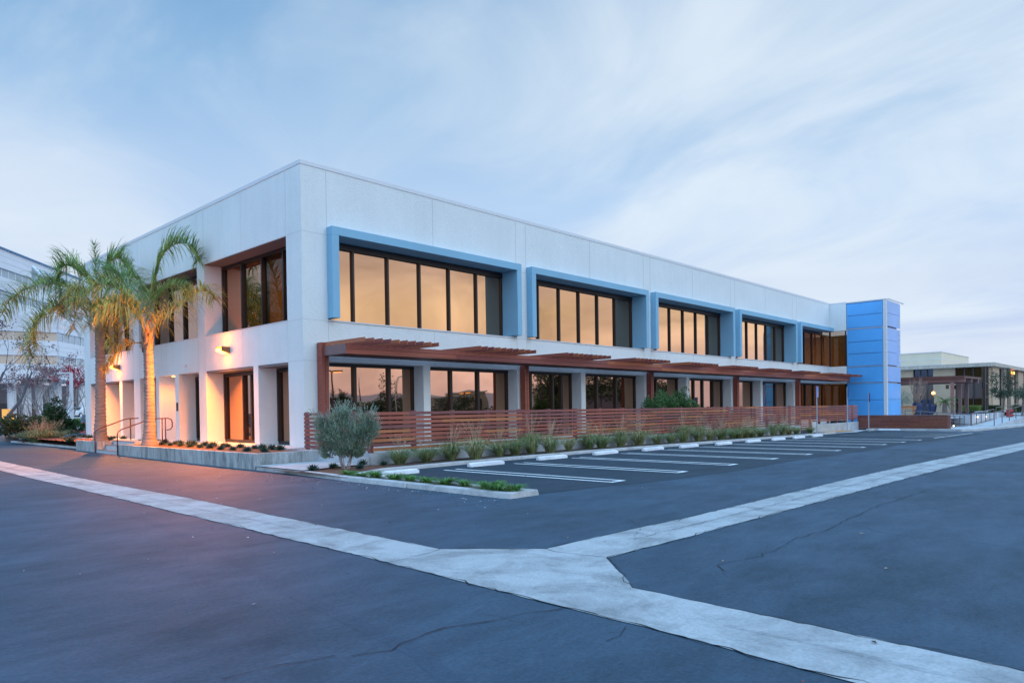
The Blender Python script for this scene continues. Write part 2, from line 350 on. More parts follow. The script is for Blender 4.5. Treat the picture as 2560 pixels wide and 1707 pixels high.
# pale west, seen only in the left windows
west = M('MULTIPLY', band(M('MULTIPLY', X, -1), .45, .95), .8)
mx4 = N(nt, 'ShaderNodeMix', data_type='RGBA'); L(nt, west, mx4.inputs['Factor']); L(nt, mx3.outputs['Result'], mx4.inputs['A']); mx4.inputs['B'].default_value = (1.1, 1.55, 2.1, 1)
sc10 = N(nt, 'ShaderNodeVectorMath', operation='SCALE'); L(nt, mx4.outputs['Result'], sc10.inputs[0]); sc10.inputs['Scale'].default_value = 9.6
adn = N(nt, 'ShaderNodeVectorMath', operation='ADD'); L(nt, sc10.outputs[0], adn.inputs[0])
skd = N(nt, 'ShaderNodeVectorMath', operation='SCALE'); L(nt, sky.outputs[0], skd.inputs[0]); skd.inputs['Scale'].default_value = .08; L(nt, skd.outputs[0], adn.inputs[1])
L(nt, adn.outputs[0], bg.inputs[0]); bg.inputs[1].default_value = .1
sl = bpy.data.lights.new('sun', 'SUN'); sl.energy = .5; sl.angle = R(35); sl.color = (.88, 1, 1)
so = bpy.data.objects.new('sun', sl); C.objects.link(so)
sdir = Vector((.26, -.97, .55)).normalized(); so.rotation_euler = sdir.to_track_quat('Z', 'Y').to_euler()
sc.view_settings.view_transform = 'Standard'; sc.view_settings.look = 'None'; sc.view_settings.exposure = .13; sc.view_settings.gamma = 1

# ------------------------------------------------------------------ ground
sheet('ground', [(-600, -700), (700, -700), (700, 700), (-600, 700)], 0, asph)
# darker sealed bay pavement
sheet('parking_bay_pavement', [(-2.35, -12.0), (-.3, -12.25), (1, -12.6), (4.4, -12.8), (9, -12.65), (14.8, -12.75), (20, -12.5), (27, -12.7), (36, -12.6), (38.5, -9), (40.8, -5.5), (34, -5.4), (0, -5.4), (-1, -5.5), (-2.35, -6.2)], .004, asph_dark)
# concrete drainage strips with their Y-shaped junction
main_edge = [(-6.4, 60), (-6.42, 9.5), (-6.61, -2), (-6.62, -7), (-6.76, -11.1), (-6.86, -14.6), (-6.09, -15.54), (-4.2, -15.58), (-3.3, -15.64), (5, -15.62), (23, -15.9), (60, -16.2), (120, -17.2), (120, -18.4), (60, -17.2), (23, -16.85), (16.2, -16.8), (5, -16.55), (-4.6, -16.41), (-6.05, -16.36), (-6.94, -17.3), (-6.95, -17.76), (-7.03, -19.1), (-7.1, -20.2), (-7.25, -26), (-8.1, -26), (-7.93, -19.4), (-7.83, -18.2), (-7.8, -17.2), (-7.69, -14.7), (-7.61, -11.2), (-7.45, -2.9), (-7.38, 4.4), (-7.3, 60)]
ch = []
for i in range(len(main_edge)):
    a = Vector(main_edge[i]); b = Vector(main_edge[(i+1) % len(main_edge)]); ln = (b-a).length
    k = int(min(ln, 30)/.22) if (a.y < 12 and b.y < 12 and a.x < 25 and b.x < 25) else 1
    k = max(1, k)
    for j in range(k):
        q = a.lerp(b, j/k); ch.append((q.x+(random.uniform(-.011, .011) if k > 1 else 0), q.y+(random.uniform(-.011, .011) if k > 1 else 0)))
sheet('drainage_channel', ch, .006, conc)

def ribbon(pts, wd, jit=.03, step=.12, taper=False, wvar=.6):
    d = dens(pts, step, jit); n = len(d); Lf = []; Rt = []
    if jit > .02: d = [(x+.06*noise.noise(Vector((x*1.3, y*1.3, 1)))+.035*noise.noise(Vector((x*5, y*5, 7))), y+.06*noise.noise(Vector((x*1.3, y*1.3, 9)))+.035*noise.noise(Vector((x*5, y*5, 3)))) for x, y in d]
    for i in range(n):
        a = Vector(d[max(0, i-1)]); b = Vector(d[min(n-1, i+1)]); t = (b-a).normalized(); nn = Vector((-t.y, t.x)); ww = wd*random.uniform(.75-wvar, .75)*.5
        if taper: ww *= math.sin(math.pi*(i+.5)/n)
        c = Vector(d[i]); Lf.append(c+nn*ww); Rt.append(c-nn*ww)
    return Lf, Rt
def marks(name, lines, m, dz, **k):
    mb = MB()
    for pts, wd in lines:
        Lf, Rt = ribbon(pts, wd, **k)
        for i in range(len(Lf)-1):
            mb.face([(p.x, p.y, gz(p.x, p.y)+dz) for p in (Rt[i], Rt[i+1], Lf[i+1], Lf[i])])
    o = mb.build(name, m); o['kind'] = 'structure'; return o
def gp(*a): return [tuple(W(x, y, 'g', 0).xy) for x, y in a]
P2 = 1.08844
def dp(*a): return gp(*[(x*P2, y*P2) for x, y in a])
cr_ = [
 (dp((500, 1566), (600, 1540), (700, 1520), (770, 1506)), .016), (dp((812, 1504), (900, 1492), (960, 1468), (1010, 1446), (1110, 1428), (1290, 1397)), .02),
 (dp((1105, 1410), (1145, 1416), (1180, 1431)), .01), (dp((1440, 1440), (1425, 1460), (1395, 1470)), .01),
 (dp((1660, 1312), (1650, 1300), (1680, 1290), (1740, 1280), (1800, 1250), (1900, 1215), (2020, 1160), (2150, 1120)), .016),
 (dp((1960, 1205), (2010, 1222), (2110, 1235), (2230, 1245), (2350, 1262)), .012), (dp((1750, 1360), (1850, 1370), (2000, 1400)), .006),
 (dp((1440, 1190), (1475, 1215), (1460, 1235)), .008), (dp((865, 1290), (940, 1308), (1000, 1318)), .006), (dp((0, 1230), (120, 1245), (230, 1250)), .008),
]
for i in range(len(main_edge)):
    a = main_edge[i]; b = main_edge[(i+1) % len(main_edge)]
    if max(a[1], b[1]) < 70 and max(a[0], b[0]) < 61: cr_.append(([a, b], .022))
# joints of the channel
for y in (8.5, 4.4, .4, -3.6, -7.6, -11.3): cr_.append(([(-7.55, y), (-6.6, y+.05)], .012))
cr_.append(([(-7.7, -14.72), (-7.3, -14.75), (-6.86, -14.6)], .014)); cr_.append(([(-6.09, -15.56), (-6.1, -15.9), (-6.05, -16.35)], .014))
for x in (-1.6, 2.6, 7, 11.5, 16): cr_.append(([(x, -16.6), (x+.1, -15.65)], .012))
cr_.append(([(-7.05, 10), (-7.1, 0), (-7.2, -12)], .004)); cr_.append(([(-5, -16), (6, -16.1), (23, -16.35)], .012))
marks('pavement_cracks', cr_, crackm, .0085)
wear = asphalt_mat('worn_tyre_streaks', (.018, .044, .073), (.037, .078, .130), .74, .36)
marks('tyre_streaks', [(dp((300, 1180), (420, 1230), (560, 1300), (700, 1375), (840, 1440), (960, 1500), (1040, 1568)), .2), (dp((0, 1290), (80, 1250), (160, 1215), (230, 1180)), .2), (dp((1500, 1270), (1700, 1190), (1900, 1130), (2100, 1085), (2351, 1040)), .25)], wear, .0010, jit=.006, step=.5, wvar=.04)
stain = concrete_mat('stained_concrete', (.375, .395, .42), .55)
marks('channel_stain', [([(-6.98, 12), (-7.0, 4), (-7.08, -5), (-7.2, -12)], .16), ([(-4.2, -16.02), (3, -16.08), (10, -16.15), (23, -16.35)], .16), ([(-7.4, -18.4), (-7.45, -19.4), (-7.6, -22)], .10)], stain, .0070, jit=.02, step=.25, wvar=.4)
# white stall lines: hairpins
lines = []
for i in range(10):
    x0 = .35+2.72*i; x1 = x0+.0; xa, xb = x0, x0+.42; yt = -6.45-.012*i; yb = -11.85
    zf = lambda x, y: 0
    lines += [([(xa, yt), (xa, yb)], .135), ([(xb, yt), (xb, yb)], .135), ([(xa-.05, yb-.05), (xb+.05, yb-.05)], .135)]
lines += [([(30.4, -6.5), (30.4, -11.8)], .1), ([(33.5, -6.5), (33.5, -11.8)], .1), ([(36.5, -7), (36.5, -11.8)], .1), ([(27.6, -11.9), (36.5, -11.9)], .1), ([(28.5, -10.3), (30.4, -11.8)], .1), ([(31, -10.3), (33, -11.8)], .1), ([(33.5, -10.3), (35.5, -11.8)], .1), ([(39.6, -7.5), (39.6, -11.9)], .1)]
marks('parking_lines', lines, paint_w, .010, jit=.004, step=.5, wvar=.04)

# planting beds, kerbs, walks
sheet('island_bed', [(-2.85, -2.2), (-2.6, -4.55), (-1.75, -4.35), (-.4, -4.2), (33, -4.1), (33, -5.3), (1.9, -5.3), (-.8, -5.3), (-2.3, -5.95), (-2.5, -6.8), (-2.5, -12.0), (-2.95, -12.0)], .085, soil)
sheet('bush_bed', [(-2.8, -4.4), (-1.7, -4.3), (-.45, -4.2), (.8, -5.25), (-.8, -5.35), (-2.3, -6), (-2.5, -7), (-2.85, -7)], .10, mulch)
sheet('side_walk', [(-2.66, -1.8), (-2.72, -4.5), (-1.7, -4.3), (-.35, -4.1), (.2, -4.1), (.2, 0), (-.5, -1.76)], .13, conc_walk)
kb = MB()
path_strip(kb, [(-2.18, 14.85), (-2.3, 20), (-2.45, 27.5)][::-1], .2, -.05, .10)
o = kb.build('kerb', kerbm); o['kind'] = 'structure'
kb = MB()
front = dens([(-2.63, -1.84), (-2.72, -4.2), (-2.93, -7), (-3.05, -11.7), (-3.02, -12.08), (-2.25, -12.1), (-2.28, -11.7), (-2.3, -7)], .8, .006)
path_strip(kb, front[:], .2, -.05, .105)
o = kb.build('island_kerb', kerbm); o['kind'] = 'structure'
kb = MB()
path_strip(kb, [(-2.34, -6.95), (-2.26, -6.25), (-.9, -5.55), (1.9, -5.42), (8, -5.42), (20, -5.42), (33.0, -5.42)], .17, -.05, .10)
o = kb.build('bay_kerb', kerbm); o['kind'] = 'structure'
jm = MB()
for x in (.7, 4.6, 9, 13.5, 18, 23, 28): jm.box(x, x+.02, -5.43, -5.26, gz(x, 0)+.0, gz(x, 0)+.104)
jm.box(-2.66, -2.45, -3.6, -3.58, 0, .108); jm.box(-3.02, -2.8, -9.05, -9.03, 0, .109)
jm.build('kerb_joints', joint)['kind'] = 'structure'
# right hand pavement, ramp mat, far pavement
sheet('right_pavement', [(30.8, -4.0), (41.3, -4.0), (41.3, -10), (52, -9.3), (90, -5), (90, 30), (48, 30), (48, -1), (41, -4), (30.8, -4)], .1, conc_walk)
sheet('access_ramp', [(32.5, -4.1), (41.1, -4.1), (40.8, -5.3), (38.9, -5.2), (35.6, -5.8), (33.2, -5.45)], .03, conc_walk)
sheet('tactile_strip', [(33.2, -4.2), (38.9, -4.25), (37.8, -5.0), (33.2, -4.95)], .06, yellow)
kb = MB(); path_strip(kb, [(39.7, -5.3), (41.0, -5.4), (40.95, -7), (40.9, -9), (40.4, -10.6), (42, -11.3), (48, -11.6), (58, -11.9), (90, -12)], .2, -.06, .14)
o = kb.build('far_kerb', kerbm); o['kind'] = 'structure'
sheet('far_pavement', [(41.1, -9.6), (40.6, -10.6), (42, -11.2), (48, -11.5), (58, -11.8), (90, -11.9), (90, -6), (60, -8.6), (51, -9)], .135, conc_walk)

# ------------------------------------------------------------------ the office building
bld = thing('office_building', 'long white two-storey office building with pale blue window surrounds and a blue panelled end', 'building', (0, 0, 0))
wl = MB(); H = 9.8; LN = 47.65; DY = .65; DX = .8
XO = [.94+9.97*k for k in range(5)]; XE = [x+9.3 for x in XO]; XE[4] = LN
# right (south) face
wl.box(0, LN, 0, .5, 7.52, H); wl.box(.95, LN, .5, DY+.1, 7.52, 7.7)
wl.box(0, LN, 0, DY+.1, 3.3, 4.65)
wl.box(0, LN, .02, DY+.1, -.4, .42)
piers = [(0, .95)]+[(XE[k], XO[k+1]) for k in range(4)]
for a, b in piers:
    wl.box(a, b, 0.0, DY+.1, .42, 3.3); wl.box(a, b, 0.0, DY+.1, 4.65, 7.52)
for a in (5.02, 14.7, 24.6, 34.5): wl.box(a, a+.34, .0, DY+.1, .42, 3.3)
# left (west) face
ML = 22.64
wl.box(0, DX+.1, .5, ML, 7.52, H)
wl.box(0, DX+.1, DY+.1, ML, 3.3, 4.67)
wl.box(0.0, DX+.1, DY+.1, ML, -.4, .46)
pl = [(7.37, 8.04, .4, 7.55), (14.5, 15.28, .4, 7.55), (21.66, ML, .4, 7.55), (.64, .98, .4, 7.55)]
for a, b, z0, z1 in pl:
    a = max(a, DY+.1); wl.box(0.0, DX+.1, a, b, .46, 3.3); wl.box(0.0, DX+.1, a, b, 4.67, 7.52)
lp = [(3.08, 3.43), (10.07, 10.44), (12.21, 12.55), (16.88, 17.23), (19.3, 19.62)]
for a, b in lp: wl.box(0, DX+.1, a, b, .46, 3.3)
# solid back of the two door bays, back and far walls, roof deck
wl.box(.75, .95, 10.3, 12.3, .4, 3.31)
wl.box(.9, LN, ML-.5, ML, -.4, H); wl.box(LN-.3, LN, .5, ML-.5, 7.5, H); wl.box(LN-.3, LN, 3, ML-.5, -.4, 7.5)
# end return towards the tower
wl.box(LN, LN+.4, -1.28, .5, 7.52, H-.05); wl.box(LN, LN+.4, -1.28, 0, 3.28, 4.67)
for zz in (7.52, 7.62): pass
wl.mi = 1
ws = wl
def vj(x, z0, z1): ws.box(x-.009, x+.009, -.004, .0, z0, z1)
for x in (.95, 5.6, 10.25, 10.88, 15.5, 20.2, 20.85, 25.4, 30.2, 30.8, 35.4, 40.1, 40.8): vj(x, 7.56, 9.66)
for x in (.95, 5.6, 10.25, 10.88, 15.5, 20.2, 20.85, 25.4, 30.2, 30.8, 35.4, 40.1): vj(x, 3.32, 4.64)
for z in (7.53, 4.66, 3.31):
    ws.box(0.001, .94, -.003, 0, z-.008, z+.008)
    for k in range(4): ws.box(XE[k]+.01, XO[k+1]-.01, -.003, 0, z-.008, z+.008)
    ws.box(-.003, 0, 0, .98, z-.008, z+.008)
for y in (.97, 4.2, 7.38, 8.02, 11.3, 14.5, 15.28, 18.4, 21.66):
    ws.box(-.004, 0, y-.009, y+.009, 7.56, 9.66); ws.box(-.004, 0, y-.009, y+.009, 3.32, 4.62)
wo = wl.build('wall', [stucco, joint], bld)
m = MB(); m.box(-.02, LN+.02, -.02, .3, 9.7, 9.83); m.box(-.02, .3, .3, ML+.02, 9.7, 9.83); m.box(LN-.01, LN+.42, -1.3, -.02, 9.68, 9.79)
m.build('parapet_coping', coping, bld)
m = MB(); m.box(.5, LN-.3, .5, ML-.5, 9.0, 9.1); m.build('roof', coping, bld)
for a, b in ((.98, 7.37), (8.04, 14.5), (15.28, 21.66)):
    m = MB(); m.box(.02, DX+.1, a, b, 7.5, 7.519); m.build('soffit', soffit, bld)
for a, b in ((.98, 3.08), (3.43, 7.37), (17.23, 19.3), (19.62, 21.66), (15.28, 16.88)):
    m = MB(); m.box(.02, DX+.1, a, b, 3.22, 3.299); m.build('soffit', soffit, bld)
# sills
m = MB()
for k in range(5): m.box(XO[k]-.02, XE[k]+.02, -.03, 0, 4.655, 4.70); m.box(XO[k], XE[k], 0, DY+.05, 4.655, 4.68)
for a, b in ((.98, 7.37), (8.04, 14.5), (15.28, 21.66)): m.box(-.02, DX+.05, a, b, 4.672, 4.70)
m.build('window_sill', steel_w, bld)
# pale blue surrounds
for k in range(5):
    m = MB(); a, b = XO[k], XE[k]; t = .27; f = -.33
    m.box(a, b, f, DY-.06, 7.505, 7.79) if k < 4 else m.box(a, b-.05, f, DY-.06, 7.505, 7.79)
    m.box(a, a+t, f, DY-.06, 4.75, 7.505)
    if k < 4: m.box(b-t, b, f, DY-.06, 4.75, 7.505)
    m.build('window_surround', blue_f, bld, bevel=.008)
# windows: dark head, mullions, glass panes
def window_y(x0, x1, z0, z1, mull, y, g=glass, fr=frame_b, mw=.07, head=.3, name='window'):
    f = MB(); f.box(x0, x1, y-.1, y+.06, z1-head, z1); f.box(x0, x1, y-.07, y+.06, z0, z0+.05)
    for x in mull: f.box(x-mw/2, x+mw/2, y-.09, y+.05, z0+.05, z1-head)
    f.box(x0, x0+.05, y-.08, y+.05, z0+.05, z1-head); f.box(x1-.06, x1, y-.08, y+.05, z0+.05, z1-head)
    o = f.build(name, fr, bld)
    ed = [x0]+list(mull)+[x1]
    for i in range(len(ed)-1):
        p = MB(); t = random.uniform(-.004, .004)
        p.face([(ed[i], y-t, z0), (ed[i+1], y+t, z0), (ed[i+1], y+t, z1-head), (ed[i], y-t, z1-head)]); p.build('pane', g, o)
    return o
def window_x(y0, y1, z0, z1, mull, x, g=None, fr=frame_b, mw=.09, head=.12, name='window'):
    f = MB(); f.box(x-.1, x+.06, y0, y1, z1-head, z1); f.box(x-.07, x+.06, y0, y1, z0, z0+.12)
    for y in mull: f.box(x-.1, x+.05, y-mw/2, y+mw/2, z0+.12, z1-head)
    f.box(x-.1, x+.05, y0, y0+.1, z0+.12, z1-head); f.box(x-.1, x+.05, y1-.1, y1, z0+.12, z1-head)
    o = f.build(name, fr, bld)
    ed = [y0]+list(mull)+[y1]
    for i in range(len(ed)-1):
        p = MB(); t = random.uniform(-.003, .003); gg = glass if g is None else g[i]
        p.face([(x-t, ed[i+1], z0), (x+t, ed[i], z0), (x+t, ed[i], z1-head), (x-t, ed[i+1], z1-head)]); p.build('pane', gg, o)
    return o
for k in range(4):
    a = XO[k]+.27; window_y(a, XE[k]-.27, 4.681, 7.50, [XO[k]-.09+1.517*j for j in range(1, 6)], DY, head=.22)
window_y(XO[4]+.27, LN-.02, 4.681, 7.50, [42.3, 43.8, 45.4], DY, g=glass_see, head=.22)
gb = [(.95, 5.02, [2.36, 3.87]), (5.36, 10.24, [6.93, 8.45]), (10.9, 14.7, [11.75, 13.3, 13.95]), (15.04, 20.2, [16.75, 18.4]), (20.85, 24.6, [22.3]), (24.94, 30.15, [25.6, 26.5, 27.6, 28.9]), (30.8, 34.5, [32.0]), (34.84, 40.1, [36.5, 38.3]), (40.8, 47.6, [42.3, 43.9, 45.6])]
for i, (a, b, mu) in enumerate(gb):
    window_y(a, b, .42, 3.29, mu, DY, g=glass_see if i == 8 else glass, head=.1, mw=.12)
bp_ = MB(); bp_.box(34.86, 36.42, DY-.12, DY-.02, .45, 3.1); dd = bp_.build('door', mat('blue_door', (.03, .07, .2), .35), bld)
hh = MB(); hh.tube([(36.25, DY-.16, 1.2), (36.25, DY-.2, 1.25), (36.25, DY-.2, 1.75), (36.25, DY-.16, 1.8)], .015); hh.build('handle', black, dd)
window_x(.98, 7.37, 4.7, 7.5, [2.5, 4.07, 5.68], DX, g=[glass_see, glass_see, glass, glass])
window_x(8.04, 14.5, 4.7, 7.5, [9.6, 11.2, 12.8], DX); window_x(15.28, 21.66, 4.7, 7.5, [16.9, 18.5, 20.1], DX)
for a, b, mu in ((.98, 3.08, []), (3.43, 7.37, [5.07, 5.72]), (8.04, 10.07, []), (12.55, 14.7, [13.6]), (15.28, 16.88, []), (17.23, 19.3, []), (19.62, 21.66, [])):
    window_x(a, b, .46, 3.2, mu, DX, name='window')
m = MB(); m.box(DX-.08, DX-.04, 10.5, 11.5, .47, 2.6); dd = m.build('door', steel_w, bld)
m = MB(); m.tube([(DX-.1, 10.62, 1.4), (DX-.16, 10.62, 1.4), (DX-.16, 10.74, 1.4)], .018); m.build('handle', black, dd)
# interior seen through the lit glass
ochre = mat('ochre_wall', (.46, .27, .08), .8, .15, 2)
m = MB(); m.box(40.5, LN+2.8, 5.0, 5.1, .4, 7.4); m.box(40.4, 40.5, .9, 5, .4, 7.4); m.box(40.5, LN+2.8, .8, 5, 7.3, 7.4); m.box(40.5, LN+2.8, .8, 5, 4.3, 4.4); m.box(40.5, LN+2.8, .8, 5, .38, .42)
m.box(LN+1.6, LN+1.7, -1.2, 5, .4, 7.3)
m.build('interior_wall', ochre, bld); m = MB()
m.box(1.2, 3.9, 4.4, 4.5, 4.6, 7.4); m.box(3.8, 3.9, 1, 4.4, 4.6, 7.4); m.box(1.2, 3.9, 1, 4.5, 7.4, 7.5); m.build('interior_wall', ochre, bld)
for x, y in ((45.2, 1.4), (43.4, 2.6)):
    m = MB(); m.box(x, x+.3, y, y+.5, 7.24, 7.29); m.build('ceiling_lamp', emit('ceiling_lamp_glow', (1, .72, .4), 6), bld)
def area(name, loc, sx, sy, e, col=(1, .6, .25), rot=(0, 0, 0)):
    l = bpy.data.lights.new(name, 'AREA'); l.shape = 'RECTANGLE'; l.size = sx; l.size_y = sy; l.energy = e; l.color = col
    o = bpy.data.objects.new(name, l); C.objects.link(o); o.location = loc; o.rotation_euler = rot; return o
area('interior_light', (44.8, 2.6, 7.15), 3, 1.5, 110, (1, .68, .3)); area('interior_light', (44.8, 2.6, 4.2), 3, 1.5, 60, (1, .68, .3)); area('interior_light', (2.6, 2.2, 7.3), 1.2, 1, 45, (1, .55, .15))
# return window beside the tower
f = MB(); f.box(LN+.1, LN+.18, -1.24, -1.14, 4.67, 7.5); f.box(LN+.1, LN+.18, -.02, .1, 4.67, 7.5); f.box(LN+.05, LN+.2, -1.28, -1.1, .42, 3.26); o_ = f.build('window', frame_b, bld)
p = MB(); p.face([(LN+.14, .6, 4.67), (LN+.14, -1.24, 4.67), (LN+.14, -1.24, 7.5), (LN+.14, .6, 7.5)]); p.build('pane', glass_see, o_)
p = MB(); p.face([(LN+.14, .6, .42), (LN+.14, -1.24, .42), (LN+.14, -1.24, 3.26), (LN+.14, .6, 3.26)]); p.build('pane', glass_see, o_)
# blue panelled end tower
tw = MB(); tw.box(LN+.06, 51.0, -4.05, -1.32, -.3, 9.62); tx = tw.build('stair_tower', steel_w, bld)
m = MB(); m.box(LN-.04, LN+.2, -4.24, -4.0, -.2, 9.68); m.build('corner_column', steel_w, tx)
m = MB(); m.box(LN-.06, LN+.3, -4.26, -1.3, 9.66, 9.74); m.box(LN+.3, 52.2, -4.3, -4.2, 9.72, 9.78); m.box(LN+.3, 51.1, -4.2, -4.05, 9.6, 9.66); m.build('coping', coping, tx)
for z0, z1, ns in ((-.2, 3.22, (1.95,)), (3.33, 4.53, ()), (4.64, 7.52, (5.62, 6.56)), (7.66, 9.6, (8.66,))):
    m = MB(); e = [z0]+list(ns)+[z1]
    for i in range(len(e)-1): m.box(LN-.03, LN+.03, -3.97, -1.33, e[i]+(.012 if i else 0), e[i+1]-.012)
    m.mi = 1
    for z in ns: m.box(LN-.045, LN-.03, -3.8, -1.45, z-.03, z-.012)
    m.box(LN-.04, LN+.03, -3.97, -1.33, z1+.001, z1+.03)
    m.build('blue_panel', [blue_p, mat('panel_seam_blue', (.06, .30, .66), .5)], tx)
    m = MB()
    for i in range(len(e)-1): m.box(LN+.24, 51.3, -4.24, -4.19, e[i]+(.012 if i else 0), e[i+1]-.012)
    m.build('blue_panel', blue_s if z0 > 3 else blue_p, tx)
for z0, z1 in ((7.85, 8.45), (7.1, 7.4), (6.75, 7.0), (6.2, 6.55), (5.85, 6.0), (4.95, 5.6)):
    m = MB(); m.box(50.75, 50.95, -4.26, -4.25, z0, z1); m.build('slot_window', steel_w, tx)
bld_kids = None
# walkway and planter along the left face
m = MB(); m.prism([(-.75, -.02), (-.02, -.02), (-.02, 22.3), (-.75, 22.3)], -.2, .455); m.prism([(-2.0, 9.45), (-.75, 9.45), (-.75, 11.9), (-2.0, 11.9)], -.2, .54)
o = m.build('entrance_walk', conc_walk); o['kind'] = 'structure'
m = MB(); m.prism([(-2.63, 9.45), (-2.3, 9.45), (-2.3, 11.9), (-2.63, 11.9)], -.1, .19); m.prism([(-2.29, 9.45), (-2.01, 9.45), (-2.01, 11.9), (-2.29, 11.9)], -.1, .37)
m.mi = 1; m.box(-2.645, -2.57, 9.45, 11.9, .191, .203); m.box(-2.305, -2.23, 9.45, 11.9, .371, .383); m.box(-2.02, -1.95, 9.45, 11.9, .541, .553)
tag(recenter(m.build('steps', [conc_walk, mat('step_nosing', (.07, .08, .1), .7)]), (-2.3, 10.7, 0)), 'short flight of concrete steps with dark nosings between the two planters', 'steps')
m = MB(); m.box(-2.63, -2.45, -1.75, 9.42, -.2, .46); m.box(-2.45, -.55, -1.75, -1.57, -.2, .46); m.box(-2.45, -2.0, 9.24, 9.42, -.2, .46)
tag(recenter(m.build('planter_wall', conc_wall, bevel=.012), (-2.5, 3.8, 0)), 'long stained concrete planter wall along the left face, full of small agaves', 'planter')
m = MB(); m.box(-2.6, -2.42, 11.93, 14.85, -.1, .53); m.box(-2.42, -1.0, 11.93, 12.1, -.1, .53); m.box(-2.42, -2.2, 14.68, 14.85, -.1, .53)
tag(recenter(m.build('planter_wall', conc_wall, bevel=.012), (-2.5, 13.4, 0)), 'short concrete planter wall left of the steps, under the farther palm', 'planter')
sheet_z = lambda name, pts, z, mt: None
def flat(name, pts, z, mt):
    mb = MB(); n = 14
    mb.prism(pts, z-.15, z); o = mb.build(name, mt); o['kind'] = 'structure'; return o
def bumpy(name, x0, x1, y0, y1, z, mt, amp=.03, st=.12):
    mb = MB(); nx = int((x1-x0)/st); ny = int((y1-y0)/st); v = []
    for i in range(nx+1):
        for j in range(ny+1):
            x = x0+(x1-x0)*i/nx; y = y0+(y1-y0)*j/ny
            v.append((x, y, z+amp*noise.noise(Vector((x*3, y*3, 5)))+amp*.7*noise.noise(Vector((x*11, y*11, 2)))))
    mb.mesh(v, [(i*(ny+1)+j, (i+1)*(ny+1)+j, (i+1)*(ny+1)+j+1, i*(ny+1)+j+1) for i in range(nx) for j in range(ny)])
    o = mb.build(name, mt); o['kind'] = 'structure'; return o
bumpy('planter_mulch', -2.46, -.74, -1.6, 9.3, .42, mulch); bumpy('planter_mulch', -2.43, -.74, 12.05, 30, .45, mulch, st=.2)
sheet('left_bed', [(-2.2, 14.8), (-2.35, 27.5), (8, 30), (14, 23), (-.2, 22.9), (-.2, 14.8)], .12, mulch)
m = MB(); m.box(-.62, -.3, -4.1, -.1, -.1, .3); o = m.build('side_step', conc_walk); o['kind'] = 'structure'

# ------------------------------------------------------------------ wall lamps
def wall_lamp(y, z, label, e):
    t = thing('wall_lamp', label, 'wall lamp', (0, y, z), 'orange wall lamps on the left face')
    m = MB(); m.prism([(0, 0)]*0 or [(-.34, y-.22), (0, y-.22), (0, y+.22), (-.34, y+.22)], lambda x, yy: z+.02 if x > -.1 else z+.1, z+.26); m.build('housing', mat('bronze_housing', (.22, .12, .05), .5), t, bevel=.01)
    g = MB(); g.mesh([(-.345, y-.2, z+.2), (-.345, y+.2, z+.2), (-.345, y+.2, z+.1), (-.345, y-.2, z+.1), (-.06, y-.2, z+.0), (-.06, y+.2, z+.0)], [(0, 1, 2, 3), (3, 2, 5, 4)])
    g.build('lens', emit('sodium_lens', (1, .40, .07), 8), t)
    l = bpy.data.lights.new('wall_lamp_light', 'AREA'); l.shape = 'RECTANGLE'; l.size = .34; l.size_y = .14; l.energy = e; l.color = (1, .25, .016); l.spread = R(180)
    lo = bpy.data.objects.new('wall_lamp_light', l); C.objects.link(lo); lo.location = (-.42, y, z+.0)
    lo.rotation_euler = Vector((1.35, 0, 1)).normalized().to_track_quat('Z', 'X').to_euler(); lo.parent = None
    l = bpy.data.lights.new('wall_lamp_glow', 'POINT'); l.energy = 95; l.color = (1, .22, .012); l.shadow_soft_size = .12; lo = bpy.data.objects.new('wall_lamp_glow', l); C.objects.link(lo); lo.location = (-.5, y, z+.2)
wall_lamp(5.45, 3.86, 'glowing orange wall lamp above the ground-floor windows nearest the corner', 1150)
wall_lamp(17.3, 3.82, 'glowing orange wall lamp behind the two palms, farther from the corner', 800)
m = MB(); m.tube([(.3, 11.3, 3.25), (.3, 11.3, 3.29)], .09, 12); tag(recenter(m.build('soffit_lamp', emit('sodium_lens', (1, .36, .05), 4.5)), (.3, 11.3, 3.25)), 'round orange downlight in the ceiling of the door recess', 'downlight')
l = bpy.data.lights.new('soffit_light', 'SPOT'); l.energy = 210; l.color = (1, .24, .02); l.spot_size = R(115); l.spot_blend = .8; l.shadow_soft_size = .08; lo = bpy.data.objects.new('soffit_light', l); C.objects.link(lo); lo.location = (.15, 10.9, 3.2); lo.rotation_euler = (R(28), 0, 0)
m = MB(); m.sphere((-.08, 9.2, 3.62), .06); m.tube([(0, 9.2, 3.66), (-.08, 9.2, 3.64)], .03)
tag(recenter(m.build('security_camera', steel_w), (0, 9.2, 3.62)), 'small pale security camera under the spandrel between the wall lamps', 'camera')
m = MB(); m.box(-.03, 0, 10.16, 10.3, 1.75, 2.1); m.box(-.045, -.03, 10.19, 10.27, 1.9, 2.05)
tag(recenter(m.build('card_reader', black), (0, 10.23, 1.9)), 'small black card reader on the pier beside the orange-lit door recess', 'card reader')
m = MB(); m.box(.15, .6, 3.15, 3.75, .47, .62); m.box(.2, .55, 3.2, 3.7, .62, .66)
tag(recenter(m.build('bait_box', black, bevel=.015), (.4, 3.4, .46)), 'black plastic box on the ground by the pier nearest the corner', 'box')

